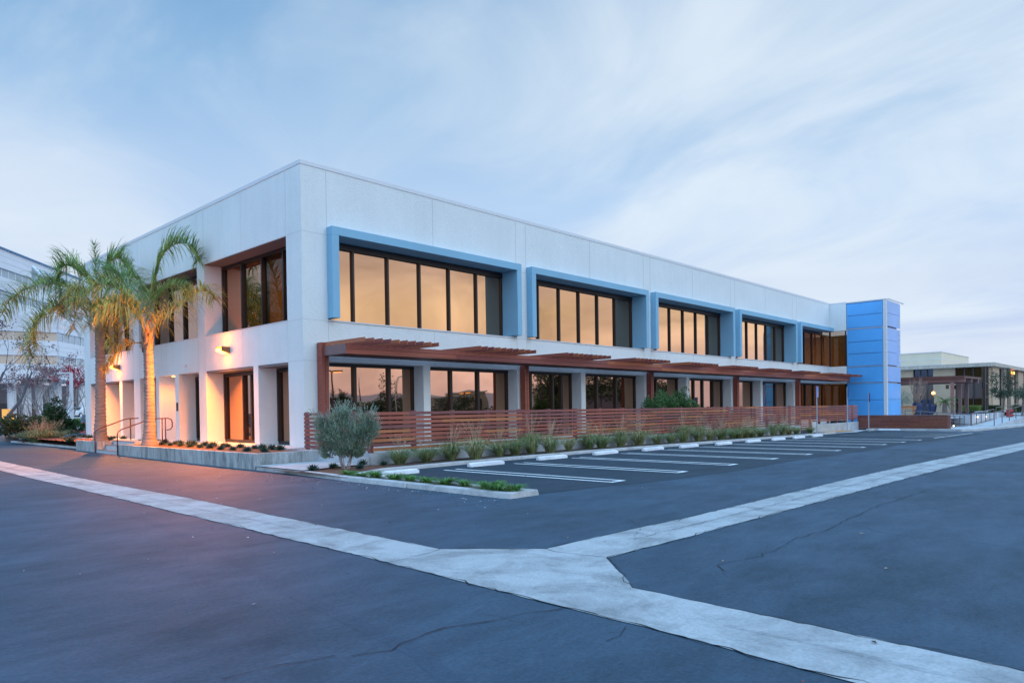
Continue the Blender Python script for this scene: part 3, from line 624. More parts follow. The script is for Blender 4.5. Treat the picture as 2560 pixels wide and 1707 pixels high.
# ------------------------------------------------------------------ pergola along the right face
TONES = [(.29, .068, .045), (.34, .085, .05), (.25, .064, .05), (.40, .115, .05), (.23, .06, .052)]
FT = [(.30, .082, .062), (.34, .090, .062), (.24, .075, .07), (.44, .15, .065), (.27, .08, .066), (.21, .07, .07), (.37, .105, .065)]
pg = thing('pergola', 'long red-brown timber pergola with stepped slat canopies along the right face', 'pergola', (.6, -.3, 0))
for k, x in enumerate((.48, 10.38, 20.35, 30.4, 40.4)):
    m = MB(); m.tone = TONES[k % 3]; m.box(x, x+.26, -.31, -.03, gz(x, 0), 3.9 if k == 0 else 3.47)
    m.tone = (.12, .035, .03); m.box(x+.115, x+.145, -.314, -.31, gz(x, 0), 3.45); m.build('post', wood, pg)
m = MB(); m.tone = TONES[0]
for k in range(10):
    a = .6+4.7*k; b = min(a+4.7, 47.58); m.tone = TONES[k % 5]
    m.box(a, b, -1.545, -1.50, 3.625, 3.77)
    m.tone = TONES[(k*3+1) % 5]; m.box(a, b, -1.54, -1.50, 3.46, 3.615)
m.tone = (.13, .04, .035); m.box(.6, 47.58, -1.5, -1.46, 3.47, 3.75)
m.tone = (.15, .045, .038); m.box(.64, 47.56, -1.46, -.34, 3.465, 3.50)
m.tone = TONES[1]; m.box(.6, 47.58, -.36, -.31, 3.46, 3.77)
m.build('beam', wood, pg)
m = MB(); m.box(.575, .6, -1.545, -.31, 3.46, 3.77); m.build('beam_end', mauve, pg)
xs = []
for k in range(8): xs += [.61+4.975*k+.331*j for j in range(10)]
xs += [40.6+.352*j for j in range(20)]
rm = []
for v in range(4):
    m = MB(); m.tone = TONES[(v+3) % 5]; m.box(-.02, .02, -2.56, -.06, 3.772, 3.9)
    o = m.build('rafter', wood, None); me = o.data; bpy.data.objects.remove(o); rm.append(me)
for i, x in enumerate(xs):
    o = bpy.data.objects.new('rafter', rm[(i*7+i//10) % 4]); C.objects.link(o); o.parent = pg; o.location = (x-.6, .3, 0)

# ------------------------------------------------------------------ slatted fence
fe = thing('slatted_fence', 'long red-brown horizontal slat fence on the low concrete wall below the pergola', 'fence', (-.2, -4.1, 0))
def slats(mb, x0, x1, y, zt, n, cuts, pitch=.128, h=.09, z0f=None):
    for r in range(n):
        z = zt-r*pitch
        e = [x0]; x = x0+random.uniform(1.2, 3.2)
        while x < x1-1: e.append(x); x += random.choice((1.55, 3.1, 3.1, 4.6))
        e.append(x1)
        for i in range(len(e)-1):
            mb.tone = random.choice(FT); mb.box(e[i]+.002, e[i+1]-.002, y-.035, y, z-h, z)
zt = 1.585
runs = [(-.3, 6), (6, 12.4), (12.4, 18.7), (18.7, 25), (25, 30.7)]
for i, (a, b) in enumerate(runs):
    m = MB(); slats(m, a, b, -4.1, zt-.0014*a, 9 if i < 3 else 9, 0); m.build('slat_panel', wood, fe)
m = MB(); slats(m, 30.7, 32.55, -4.1, zt-.045, 12, 0); m.build('slat_panel', wood, fe)
m = MB(); slats(m, 32.55, 41.1, -4.1, zt-.045, 8, 0); m.build('slat_panel', wood, fe)
x = -.36
while x < 41:
    zb = .40 if x < 30.5 else (-.12 if x < 32.4 else .4)
    m = MB(); m.tone = FT[5]; m.box(x, x+.12, -4.098, -3.98, zb, zt+.035-.0014*x); m.build('post', wood, fe); x += 1.56
m = MB()
for r in range(9):
    m.tone = random.choice(FT); z = zt-r*.128; m.box(-.235, -.2, -4.06, -.35, z-.09, z)
m.build('slat_panel', wood, fe)
for y in (-3.0, -1.7, -.45):
    m = MB(); m.tone = FT[2]; m.box(-.2, -.09, y, y+.1, .3, zt+.03); m.build('post', wood, fe)
m = MB(); m.prism([(-.38, -4.14), (30.75, -4.14), (30.75, -3.9), (-.38, -3.9)], -.3, lambda x, y: .42-.0010*max(0, x)); m.prism([(-.38, -3.9), (-.15, -3.9), (-.15, -.1), (-.38, -.1)], -.3, .42)
m.prism([(32.55, -4.16), (41.2, -4.16), (41.2, -3.9), (32.55, -3.9)], -.4, .38)
tag(recenter(m.build('concrete_wall', conc_low, bevel=.01), (10, -4, 0)), 'low pale concrete wall carrying the slatted fence', 'low wall')
# solid timber wall at the end of the bays
ww = thing('timber_wall', 'solid dark red timber wall beyond the last parking bay', 'wall', (41.25, -7, -.1))
m = MB()
for r in range(9):
    z = -.1+r*.101; y = -9.62
    while y < -4.1:
        y2 = min(y+random.uniform(1.2, 2.6), -4.08); m.tone = random.choice([(.19, .055, .032), (.16, .046, .03), (.23, .07, .036), (.20, .056, .036)]); m.box(41.25, 41.31, y, y2-.003, z, z+.098); y = y2
m.build('plank_panel', wood, ww)
m = MB(); m.tone = (.24, .09, .07); m.box(41.2, 41.36, -9.8, -9.62, -.15, .82); m.build('post', wood, ww)
m = MB(); m.box(41.23, 41.34, -9.62, -4.1, .812, .835); m.build('cap', mauve, ww)
# patio behind it
m = MB(); m.box(41.4, 60, -9.0+.0, -8.9, -.3, .0); 
sheet('patio', [(41.4, -8.6), (60, -8.6), (78, -4.5), (78, 10), (51.5, 10), (51.5, -4.3), (41.4, -4.3)], .75, conc_walk)

# ------------------------------------------------------------------ wheel stops
def stop_mesh():
    m = MB(); Lh = .68; prof = [(-.09, 0), (-.075, .09), (-.05, .115), (.05, .115), (.075, .09), (.09, 0)]; v = []
    for x, s, zc in ((-Lh, 1, .62), (-Lh+.09, 1, 1), (Lh-.09, 1, 1), (Lh, 1, .62)):
        for a, z in prof: v.append((x, a*s*(1 if zc == 1 else .7), z*zc))
    k = 6; fs = []
    for i in range(3):
        for j in range(k-1): fs.append((i*k+j, (i+1)*k+j, (i+1)*k+j+1, i*k+j+1))
    fs.append(tuple(range(k))[::-1]); fs.append(tuple(3*k+j for j in range(k))); fs = [f[::-1] for f in fs]; m.mesh(v, fs); return m
sm = stop_mesh()
sx = [(-1.15, -6.47), (2.1, -6.28), (5.1, -6.23), (7.95, -6.25), (10.95, -6.28), (13.55, -6.33), (16.4, -6.4), (19.3, -6.4), (22.0, -6.45), (24.7, -6.4), (27.5, -6.3)]
s0 = None
for i, (x, y) in enumerate(sx):
    lab = nth(i)+' concrete wheel stop from the olive shrub, at the head of a parking bay'
    if s0 is None: s0 = sm.build('wheel_stop', stopm, bevel=.012); o = s0
    else: o = s0.copy(); C.objects.link(o)
    o.location = (x, y, gz(x, y)+.008); o.rotation_euler = (0, 0, R(random.uniform(-1.5, 1.5))); o.scale = (.84 if i == 0 else 1, 1, 1)
    tag(o, lab, 'wheel stop', 'concrete wheel stops at the bay heads')
o = s0.copy(); C.objects.link(o); o.location = (40.6, -6.3, gz(40, 0)+.008); o.rotation_euler = (0, 0, R(90)); o.scale = (1, 1, 1); o['label'] = 'wheel stop turned sideways against the kerb of the timber wall'

# ------------------------------------------------------------------ signs
signb = mat('sign_blue', (.05, .13, .5), .4)
def sign(x, y, zt_, h, label, rz):
    z0 = gz(x, y); t = thing('parking_sign', label, 'sign', (x, y, z0), 'accessible parking signs on poles')
    m = MB(); m.tube([(x, y, z0), (x, y, zt_)], .035, 8); m.build('pole', mat('galvanised', (.38, .42, .48), .4, .1, 8, metal=.3), t)
    p = MB(); c, s_ = math.cos(rz), math.sin(rz)
    def q(a, b, z): return (x+c*a+s_*b, y+s_*a-c*b, z)
    def slab(mb, a0, a1, z0_, z1_, b0, b1): mb.mesh([q(a0, b0, z0_), q(a1, b0, z0_), q(a1, b1, z0_), q(a0, b1, z0_), q(a0, b0, z1_), q(a1, b0, z1_), q(a1, b1, z1_), q(a0, b1, z1_)], [(0, 1, 2, 3), (7, 6, 5, 4), (0, 4, 5, 1), (1, 5, 6, 2), (2, 6, 7, 3), (3, 7, 4, 0)])
    slab(p, -.17, .17, zt_-h, zt_-.02, .03, .045); pn = p.build('panel', signb, t)
    g = MB(); zt2 = zt_-.08   # white border, wheelchair sign and lines of small print
    slab(g, -.16, .16, zt_-.035, zt_-.03, .045, .048); slab(g, -.16, -.152, zt_-h+.01, zt_-.03, .045, .048); slab(g, .152, .16, zt_-h+.01, zt_-.03, .045, .048); slab(g, -.16, .16, zt_-h+.01, zt_-h+.016, .045, .048)
    slab(g, -.03, .01, zt2-.04, zt2, .045, .048); slab(g, -.03, 0, zt2-.14, zt2-.05, .045, .048); slab(g, -.02, .06, zt2-.15, zt2-.13, .045, .048); slab(g, .045, .065, zt2-.22, zt2-.14, .045, .048)
    for k in range(14):
        a0 = math.radians(100+k*16); a1 = a0+.3; r0, r1 = .06, .08
        g.face([q(-.015+r*math.cos(a), .047, zt2-.16+r*math.sin(a)) for r, a in ((r0, a0), (r1, a0), (r1, a1), (r0, a1))])
    for k in range(5):
        if zt2-.3-k*.06 > zt_-h+.03: slab(g, -.11+.02*(k % 2), .11-.015*(k % 3), zt2-.3-k*.06, zt2-.275-k*.06, .045, .048)
    g.build('symbol', steel_w, pn)
sign(31.02, -5.0, 2.72, .66, 'blue parking sign on the leftmost pole, in front of the slatted fence', R(0))
sign(36.3, -5.0, 2.72, .66, 'blue parking sign on a pole at the yellow strip, in front of the pergola end', R(38))
sign(38.6, -5.6, 2.35, .6, 'parking sign on the rightmost pole, in front of the timber wall and blue tower', R(38))

# ------------------------------------------------------------------ plants
def jit(c, a=.25): k = 1+random.uniform(-a, a); return (c[0]*k*random.uniform(.85, 1.15), c[1]*k, c[2]*k*random.uniform(.8, 1.2))
def leafq(mb, p, d, ln, wd, up=None):
    d = Vector(d).normalized(); s = d.cross(Vector((random.uniform(-1, 1), random.uniform(-1, 1), random.uniform(-.3, 1))))
    if s.length < 1e-3: s = Vector((1, 0, 0))
    s.normalize(); p = Vector(p); a = p+d*ln*.5
    mb.face([p, a+s*wd*.5, p+d*ln, a-s*wd*.5])
def rdir(): 
    v = Vector((random.gauss(0, 1), random.gauss(0, 1), random.gauss(0, 1))); return v.normalized()
# agave
def agave(seed, n=26, r=.2):
    random.seed(seed); m = MB()
    for i in range(n):
        a = i*2.4; el = R(12+62*(i/n)); ln = r*random.uniform(.85, 1.15)*(1-.25*i/n); d = Vector((math.cos(a)*math.cos(el), math.sin(a)*math.cos(el), math.sin(el))); s = Vector((-math.sin(a), math.cos(a), 0))
        m.tone = jit((.05, .095, .075), .3); wv = .045; u = d.cross(s)*-.012
        b = d*.02; c1 = d*ln*.5; t = d*ln+Vector((0, 0, .012))
        m.mesh([b-s*wv*.3, b+s*wv*.3, c1+s*wv*.5+u, t, c1-s*wv*.5+u, c1-u], [(0, 1, 2, 5), (5, 2, 3), (0, 5, 4), (4, 5, 3)])
    return m
AG = []
for s_ in range(3):
    o = agave(s_+11).build('agave', leaf); AG.append(o.data); bpy.data.objects.remove(o)
c17 = lambda x, y: (200+x*600/2352, 900+y*600/2352)
c31 = lambda x, y: (750+x*400/2352, 1080+y*400/2352)
c32 = lambda x, y: (170+x*300/2352, 1020+y*300/2352)
c33 = lambda x, y: (0+x*230/2352, 1020+y*230/2352)
random.seed(5)
ag = [(2165, 870), (2010, 860), (1925, 875), (1860, 845), (1805, 900), (1760, 865), (1730, 835), (1640, 895), (1625, 840), (1540, 825), (1500, 885), (1495, 850), (1440, 815), (1400, 840), (1380, 880), (1345, 810), (1300, 825), (1275, 865), (1240, 800), (1215, 825), (1175, 860), (1160, 795), (1125, 815), (1095, 800), (1085, 855), (1025, 808), (985, 845), (945, 810), (885, 840), (805, 830), (710, 825), (600, 815)]
k = 0
for i, p in enumerate(ag):
    q = W(*c17(*p), 'z', .42); q.x = max(-2.32, min(-.85, q.x)); o = bpy.data.objects.new('agave', AG[i % 3]); C.objects.link(o); o.location = q; o.rotation_euler = (0, 0, random.uniform(0, 6)); s = random.uniform(.95, 1.35); o.scale = (s, s, s)
    tag(o, nth(i)+' small green agave from the right corner of the long concrete planter', 'agave', 'agaves in the planter beds')
names = ['in the mulch left of the walkway corner by the kerb', 'just left of the olive shrub trunk', 'just right of the olive shrub trunk', 'behind the olive shrub near the low wall end', 'right of the olive shrub below the low wall']
for i, (p, nm) in enumerate(zip([(195, 555), (490, 530), (880, 545), (920, 480), (1230, 490)], names)):
    q = W(*c31(*p), 'g', .12); o = bpy.data.objects.new('agave', AG[i % 3]); C.objects.link(o); o.location = q; o.scale = (1.05,)*3; o.rotation_euler = (0, 0, i); tag(o, 'small agave '+nm, 'agave', 'agaves in the planter beds')
lf = [(1085, 605), (890, 605), (840, 615), (745, 640), (430, 605), (330, 595), (240, 585), (100, 600), (40, 670), (-20, 640)]
for i, p in enumerate(lf):
    q = W(*c32(*p), 'z', .47 if i < 4 else .40); o = bpy.data.objects.new('agave', AG[i % 3]); C.objects.link(o); o.location = q; s = 1.2 if i < 3 else 1.7; o.scale = (s, s, s); o.rotation_euler = (0, 0, i*2.)
    tag(o, nth(i)+' agave counted leftwards from the stair railing, in the bed by the farther palm', 'agave', 'agaves in the planter beds')

def tuft(seed, n, h, spread, col, dry=.2, heads=0, hw=.010):
    random.seed(seed); m = MB()
    for i in range(n):
        a = random.uniform(0, 6.283); b = random.uniform(0, 1)**.7; rb = .12*random.random(); L_ = h*random.uniform(.5, 1.1); out = spread*(.25+.95*b)
        m.tone = jit((.46, .40, .20), .25) if random.random() < dry else jit(col, .35)
        p0 = Vector((math.cos(a)*rb, math.sin(a)*rb, 0)); s = Vector((-math.sin(a), math.cos(a), 0))*hw
        p1 = p0+Vector((math.cos(a)*out*.3, math.sin(a)*out*.3, L_*.6)); p2 = p0+Vector((math.cos(a)*out*.75, math.sin(a)*out*.75, L_*.85)); p3 = p0+Vector((math.cos(a)*out*1.15, math.sin(a)*out*1.15, L_*(.95-.45*b)))
        m.mesh([p0-s, p0+s, p1+s, p1-s, p2+s*.7, p2-s*.7, p3], [(0, 1, 2, 3), (3, 2, 4, 5), (5, 4, 6)])
    for i in range(heads):
        a = random.uniform(0, 6.283); m.tone = jit((.50, .36, .24), .2); L_ = h*random.uniform(1.3, 1.75); o = random.uniform(.1, .4)
        p0 = Vector((0, 0, 0)); p1 = Vector((math.cos(a)*o*.4, math.sin(a)*o*.4, L_*.6)); p2 = Vector((math.cos(a)*o, math.sin(a)*o, L_))
        s = Vector((-math.sin(a), math.cos(a), 0))*.0025; m.mesh([p0-s, p0+s, p1+s, p1-s, p2+s, p2-s], [(0, 1, 2, 3), (3, 2, 4, 5)])
        for k in range(14):
            t = .55+.45*k/14; q = p1.lerp(p2, (t-.5)*2 if t > .5 else 0); leafq(m, q, rdir()+Vector((0, 0, .7)), .06, .007)
    return m
GT = []
for i in range(5):
    o = tuft(40+i, 300, .56+.08*(i % 3), .46, (.19, .28, .11), [.2, .6, .3, .25, .4][i], 14+6*(i % 2), .005).build('grass_clump', leaf); GT.append(o.data); bpy.data.objects.remove(o)
c7 = lambda x, y: (1200+x*640/2334, 850+y*640/2334); c12 = lambda x, y: (1800+x*440/2300, 900+y*440/2300)
gpos = [W(*c31(1470, 470), 'g', .1), W(*c31(1860, 430), 'g', .1), W(*c31(2220, 400), 'g', .1), Vector((2.9, -5.0, 0))]
gpos += [W(*c7(*p), 'g', .1) for p in [(160, 1050), (320, 1042), (470, 1028), (640, 1022), (810, 1003), (960, 985), (1110, 982), (1180, 962), (1270, 965), (1400, 952), (1530, 940), (1620, 930), (1740, 922), (1850, 912), (1960, 905), (2030, 897), (2130, 890), (2210, 882)]]
gpos += [W(*c12(*p), 'g', .1) for p in [(30, 1008), (145, 1003), (255, 998), (365, 990), (490, 978), (670, 970), (780, 965), (890, 958), (1010, 945)]]
random.seed(3)
for i, q in enumerate(gpos):
    q.y = max(-5.15, min(-4.5, q.y)); q.z = gz(q.x, q.y)+.085
    o = bpy.data.objects.new('grass_clump', GT[(i*2+(1 if i == 1 else 0)) % 5]); C.objects.link(o); o.location = q; o.rotation_euler = (0, 0, random.uniform(0, 6)); s = random.uniform(.75, 1.15); o.scale = (s*1.25, s*1.25, s*random.uniform(.85, 1.15))
    tag(o, nth(i)+' ornamental grass clump from the olive shrub along the low concrete wall', 'grass clump', 'grass clumps along the low wall')
TT = []
for i in range(3):
    o = tuft(60+i, 170, .17, .26, (.10, .24, .045), .03, 0, .008).build('grass_tuft', leaf); TT.append(o.data); bpy.data.objects.remove(o)
tp = [(670, 630), (910, 640), (1110, 660), (1370, 690), (1590, 710), (1800, 740), (2080, 770)]
tpos = [W(*c31(*p), 'g', .1) for p in tp]+[W(*p, 'g', .1) for p in ((1155, 1213), (1210, 1222), (1232, 1225), (1270, 1228))]
for i, q in enumerate(tpos):
    q.x = max(-2.86, min(-2.55, q.x+.1)); q.z = .08; o = bpy.data.objects.new('grass_tuft', TT[i % 3]); C.objects.link(o); o.location = q; o.rotation_euler = (0, 0, i*1.3); s = random.uniform(.8, 1.1); o.scale = (s*.8, s*1.15, s*(.75 if i < 2 else 1))
    tag(o, nth(i)+' short bright green tuft in the narrow kerbed strip, counted from the olive shrub', 'grass tuft', 'green tufts in the kerbed strip')

def branch(m, p, d, ln, r, lvl, ends, spread=.6, nseg=4, droop=0, kids=(2, 3), lf_=.72):
    pts = [Vector(p)]; rs = [r]; dd = Vector(d).normalized()
    for i in range(nseg):
        dd = (dd+Vector((random.gauss(0, .09), random.gauss(0, .09), random.gauss(0, .06)+.03-droop))).normalized(); pts.append(pts[-1]+dd*ln/nseg); rs.append(r*(1-.45*(i+1)/nseg))
    m.tube(pts, rs, 6 if lvl > 2 else (4 if lvl > 0 else 3), cap=False)
    if lvl <= 0: ends.append((pts[-1], dd)); ends.append((pts[-2], dd)); return
    for k in range(random.randint(*kids)):
        ax = dd.cross(rdir()); 
        if ax.length < .05: ax = Vector((1, 0, 0))
        nd = Matrix.Rotation(random.uniform(.35, 1)*spread, 3, ax.normalized()) @ dd
        j = random.choice((nseg, nseg, nseg-1)); branch(m, pts[j], nd, ln*lf_*random.uniform(.8, 1.15), rs[j]*.8, lvl-1, ends, spread, nseg, droop, kids, lf_)

# olive shrub at the corner
random.seed(21)
ob = W(*c31(680, 535), 'g', .1)
ol = thing('olive_shrub', 'dense grey-green olive shrub with several stems at the kerb corner', 'shrub', tuple(ob))
tm = MB(); ends = []
for k in range(7):
    a = k*.9; branch(tm, ob+Vector((math.cos(a)*.07, math.sin(a)*.07, -.03)), (math.cos(a)*.42, math.sin(a)*.42, 1), .45, .022, 3, ends, .75, 3, 0, (2, 3), .74)
tm.build('trunk', bark_l, ol)
lm = MB()
blobs = [((-.05, .05, 1.15), .78, .55), ((-.45, .45, 1.25), .5, .42), ((.5, -.45, 1.45), .52, .42), ((-.15, .15, 1.75), .42, .38), ((.55, -.5, 1.75), .34, .28), ((-.62, .6, 1.65), .30, .24), ((.05, 0, .75), .62, .35), ((-.4, .4, .75), .38, .28), ((.35, -.3, .95), .5, .4), ((-.05, 0, 2.0), .22, .2), ((.7, -.7, 1.3), .28, .22), ((-.5, .45, .5), .26, .14), ((.25, -.2, .5), .3, .14)]
for (bx_, by_, bz_), rad, rz in blobs:
    bx_, by_, bz_, rad, rz = [q_*.71 for q_ in (bx_, by_, bz_, rad, rz)]
    for k in range(int(2300*rad*rad*9.0)):
        v = rdir()*(random.random()**.42); p = ob+Vector((bx_+v.x*rad, by_+v.y*rad, bz_+v.z*rz*1.15))
        nn = noise.noise(p*3.2)
        nn2 = noise.noise(p*6.5)
        if (nn < -.12 or nn2 < -.2) and random.random() < .85: continue
        d = (Vector((v.x, v.y, abs(v.z)*.6+.8))+rdir()*.55)
        lm.tone = jit((.16, .25, .135) if random.random() < .55 else (.26, .32, .28), .35)
        leafq(lm, p, d, random.uniform(.05, .09), .02)
for k in range(480):
    a = random.uniform(0, 6.28); b = random.choice(blobs[:7]+blobs[8:]); el = random.uniform(-.2, 1.3)
    p = ob+Vector(((b[0][0]+math.cos(a)*math.cos(el)*b[1])*.71, (b[0][1]+math.sin(a)*math.cos(el)*b[1])*.71, (b[0][2]+math.sin(el)*b[2]*1.1)*.71)); d = Vector((math.cos(a)*.5, math.sin(a)*.5, 1)).normalized()
    for j in range(random.randint(7, 20)):
        lm.tone = jit((.26, .34, .27), .3); leafq(lm, p+d*(j*.018), d+rdir()*.8, .05, .014)
lm.build('foliage', leaf, ol)

def shrub(name, label, base, blobs, col, n, ls, wd, group=None, stems=5, sh=.8, cat='shrub', hole=-.15, fr=3.0, bk=None, seed=1, pname='foliage'):
    random.seed(seed); base = Vector(base); t = thing(name, label, cat, tuple(base), group)
    m = MB(); ends = []
    for k in range(stems):
        a = k*6.28/stems; branch(m, base+Vector((math.cos(a)*.05, math.sin(a)*.05, -.05)), (math.cos(a)*.35, math.sin(a)*.35, 1), sh, .03*sh/.8, 2, ends, .7, 3)
    m.build('trunk', bk or bark, t)
    m = MB(); tot = sum(b[3]*b[3]*b[4] for b in blobs)
    for bx_, by_, bz_, rad, rz in blobs:
        for k in range(int(n*rad*rad*rz/tot)):
            v = rdir()*(random.random()**.4); p = base+Vector((bx_+v.x*rad, by_+v.y*rad, bz_+v.z*rz))
            if noise.noise(p*fr) < hole: continue
            m.tone = jit(col, .45); leafq(m, p, v+rdir()*.8+Vector((0, 0, .3)), ls*random.uniform(.6, 1.2), wd)
    m.build(pname, leaf, t); return t
# shrubs behind the slatted fence
def bspec(seed, w_, h, n=7):
    random.seed(seed); out = []
    for i in range(n):
        z = h*(.25+.6*i/n); out.append((random.uniform(-1, 1)*w_*.45, random.uniform(-1, 1)*w_*.4, z, w_*random.uniform(.35, .55), h*.22))
    return out
for i, (x, wd_, h) in enumerate(((16.6, .75, 2.15), (17.6, .7, 2.3), (19.1, .7, 2.4), (20.2, .55, 2.05))):
    shrub('leafy_shrub', nth(i)+' glossy green shrub from the left rising behind the slatted fence', (x, -2.9, gz(x, 0)), bspec(i+5, wd_*1.0, h*(1.12 if i < 3 else 1.0), 9), (.075, .16, .05), 9000, .085, .045, 'green shrubs behind the slatted fence', seed=i+30, hole=-.22)
for i, (x, wd_, h) in enumerate(((13.0, .5, 1.9), (14.0, .45, 2.15))): pass
for i, x in enumerate((22.8, 24.0)):
    shrub('leafy_shrub', ('left' if i == 0 else 'right')+' half of the pair of low shrubs behind the middle of the fence', (x, -3.1, gz(x, 0)), bspec(i+15, .45, 1.5), (.075, .16, .05), 2500, .07, .035, 'green shrubs behind the slatted fence', seed=i+50)
# left bushes beyond the planter
b1 = W(*c33(620, 850), 'g', .12); b2 = W(*c33(1430, 760), 'g', .12)
shrub('camellia_bush', 'wide dark green bush spreading over the low wall at far left', b1, [(-1.1, .3, .8, .7, .4), (-.3, .3, 1.0, .75, .45), (.6, -.3, .95, .7, .4), (-1.6, .8, 1.0, .5, .35), (1.1, -.4, .6, .7, .35), (.0, 0, .5, .9, .35)], (.045, .09, .035), 6500, .16, .085, seed=8, stems=6, sh=1.0, hole=-.1, fr=2.0)
shrub('camellia_bush', 'upright dark green bush right of the wide one, before the white columns', b2, [(0, 0, .7, 1.0, .55), (.0, 0, 1.3, .7, .5), (-.1, 0, 1.9, .42, .45), (.8, -.3, .65, .7, .4), (.1, 0, 2.2, .2, .3)], (.045, .095, .03), 6500, .17, .09, seed=9, stems=6, sh=1.4, hole=-.08, fr=2.0)
random.seed(31)
for i, p in enumerate([(850, 870), (960, 870), (1060, 862), (1170, 850), (1270, 850), (1360, 830), (1460, 810)]):
    q = W(*c33(*p), 'g', .12); o = bpy.data.objects.new('grass_clump', GT[i % 5]); C.objects.link(o); o.location = q; s = 1.5; o.scale = (s*1.1, s*1.1, s*.7); tag(o, nth(i)+' grass clump from the left under the dark bushes at far left', 'grass clump', 'grass clumps under the far bushes')

# ------------------------------------------------------------------ palms
c1 = lambda x, y: (x*640/2334, 550+y*640/2334)
def frond(t, base, pix, dep, yref, nleaf=60, ll=.75, tones=((.085, .15, .06),), droop=.8, w0=.03, seed=0, fw_=.03):
    random.seed(seed); pts = []
    for (x, y), dd in zip(pix, dep):
        p = W(*c1(x, y), 'd', dd); pts.append(p)
    # smooth the rachis
    def cat(a, b, c, d, u): return .5*((2*b)+(-a+c)*u+(2*a-5*b+4*c-d)*u*u+(-a+3*b-3*c+d)*u**3)
    sp_ = []
    for i in range(len(pts)-1):
        a = pts[max(i-1, 0)]; b = pts[i]; c = pts[i+1]; d = pts[min(i+2, len(pts)-1)]
        for k in range(8): sp_.append(cat(a, b, c, d, k/8))
    sp_.append(pts[-1]); n = len(sp_)
    m = MB(); m.tube(sp_, [w0*(1-.85*i/n) for i in range(n)], 5, cap=False); st = m.build('rachis', mat('palm_stem', (.22, .2, .09), .5, .2, 4), t, smooth=True)
    m = MB(); start = .22
    nleaf = int(nleaf*2.3); ll *= 1.75
    for i in range(nleaf*2):
        u = start+(1-start)*((i//2)+random.random()*.6)/nleaf; f = u*(n-1); k = min(n-2, int(f)); p = sp_[k].lerp(sp_[k+1], f-k); tg = (sp_[min(k+2, n-1)]-sp_[max(0, k-1)]).normalized()
        side = tg.cross(Vector((0, 0, 1)))
        if side.length < .2: side = tg.cross(fw)
        side.normalize(); side = side*(1 if i % 2 else -1)
        tilt = random.uniform(-.55, 1.7)   # plumose: leaflets leave in several planes
        d0 = (side*random.uniform(.7, 1)+tg*random.uniform(.25, .6)+Vector((0, 0, tilt))).normalized()
        Ls = ll*(1.0-.45*abs(u-.5)*2*(1 if u > .5 else .6))*random.uniform(.8, 1.1); prev = p; d = d0; ws_ = .0165
        m.tone = jit(random.choice(tones), .3); wv = d.cross(Vector((random.uniform(-.4, .4), random.uniform(-.4, .4), 1)))
        if wv.length < .1: wv = tg.copy()
        wv.normalize(); q = [prev]; nseg = 4
        for s in range(nseg):
            d = (d+Vector((0, 0, -droop*(.12+.22*s)))).normalized(); prev = prev+d*Ls/nseg; q.append(prev)
        v = []
        for s, pp in enumerate(q):
            ww_ = ws_*(1-.2*s) if s < nseg else 0
            if s < nseg: v += [pp-wv*ww_, pp+wv*ww_]
            else: v += [pp]
        m.mesh(v, [(0, 1, 3, 2), (2, 3, 5, 4), (4, 5, 7, 6), (6, 7, 8)])
    m.build('leaflets', leafp, st)
def palm(label, base, top, r0, r1, name='queen_palm'):
    t = thing(name, label, 'palm tree', tuple(base)); base = Vector(base); top = Vector(top)
    m = MB(); n = 96; pts = []; rs = []
    for i in range(n+1):
        u = i/n; p = base.lerp(top, u)+Vector((.03*math.sin(u*3), .02*math.cos(u*4), 0)); r = r0*(1-u)+r1*u+.12*math.exp(-u*11)-(.022 if i % 3 == 0 else 0)+random.uniform(-.008, .008); pts.append(p); rs.append(r)
    pts[0].z -= .1; m.tube(pts, rs, 14); m.build('trunk', bark_p, t, smooth=True)
    m = MB(); h = (top-base).length
    for k in range(16):  # old leaf bases wrapping the head
        a = k*2.39; z0 = top+Vector((math.cos(a)*r1*.9, math.sin(a)*r1*.9, -.55+.05*k)); z1 = z0+Vector((math.cos(a)*.06, math.sin(a)*.06, .45))
        s = Vector((-math.sin(a), math.cos(a), 0)); m.mesh([z0-s*.11, z0+s*.11, z1+s*.03, z1-s*.03, z0+Vector((math.cos(a)*.05, math.sin(a)*.05, .1))], [(0, 1, 4), (1, 2, 4), (2, 3, 4), (3, 0, 4), (3, 2, 1, 0)])
    m.build('leaf_bases', mat('leaf_base', (.30, .2, .13), .8, .3, 6), t)
    return t
gA = (.18, .31, .10); gB = (.31, .37, .10); gC = (.42, .37, .10)
D2 = (W(*c1(1345, 1110), 'y', 7.8)-Vector((CX, CY, CZ))).dot(fw); D1 = (W(*c1(900, 900), 'y', 13)-Vector((CX, CY, CZ))).dot(fw)
b2_ = Vector((-2.02, 7.8, .42)); t2_ = W(*c1(1343, 1090), 'd', D2)
pb = palm('nearer queen palm with an orange-lit ringed trunk right of the steps', b2_, t2_, .205, .17)
def F(t, D, pix, dz, **k): frond(t, None, pix, [D+z for z in dz], 0, **k)
F(pb, D2, [(1325, 1080), (1345, 880), (1370, 700), (1420, 500), (1480, 330), (1580, 230), (1700, 215), (1780, 290), (1812, 380)], [0, 0, 0, .1, .2, .4, .6, .7, .8], nleaf=75, ll=.72, tones=(gA, gA, gB), droop=.55, seed=1)
F(pb, D2, [(1320, 1080), (1300, 960), (1240, 810), (1140, 680), (1030, 605), (900, 590), (760, 650), (660, 760)], [0, 0, -.1, -.3, -.5, -.7, -.9, -1.0], nleaf=75, ll=.85, tones=(gA, gB, gC), droop=1.15, seed=2)
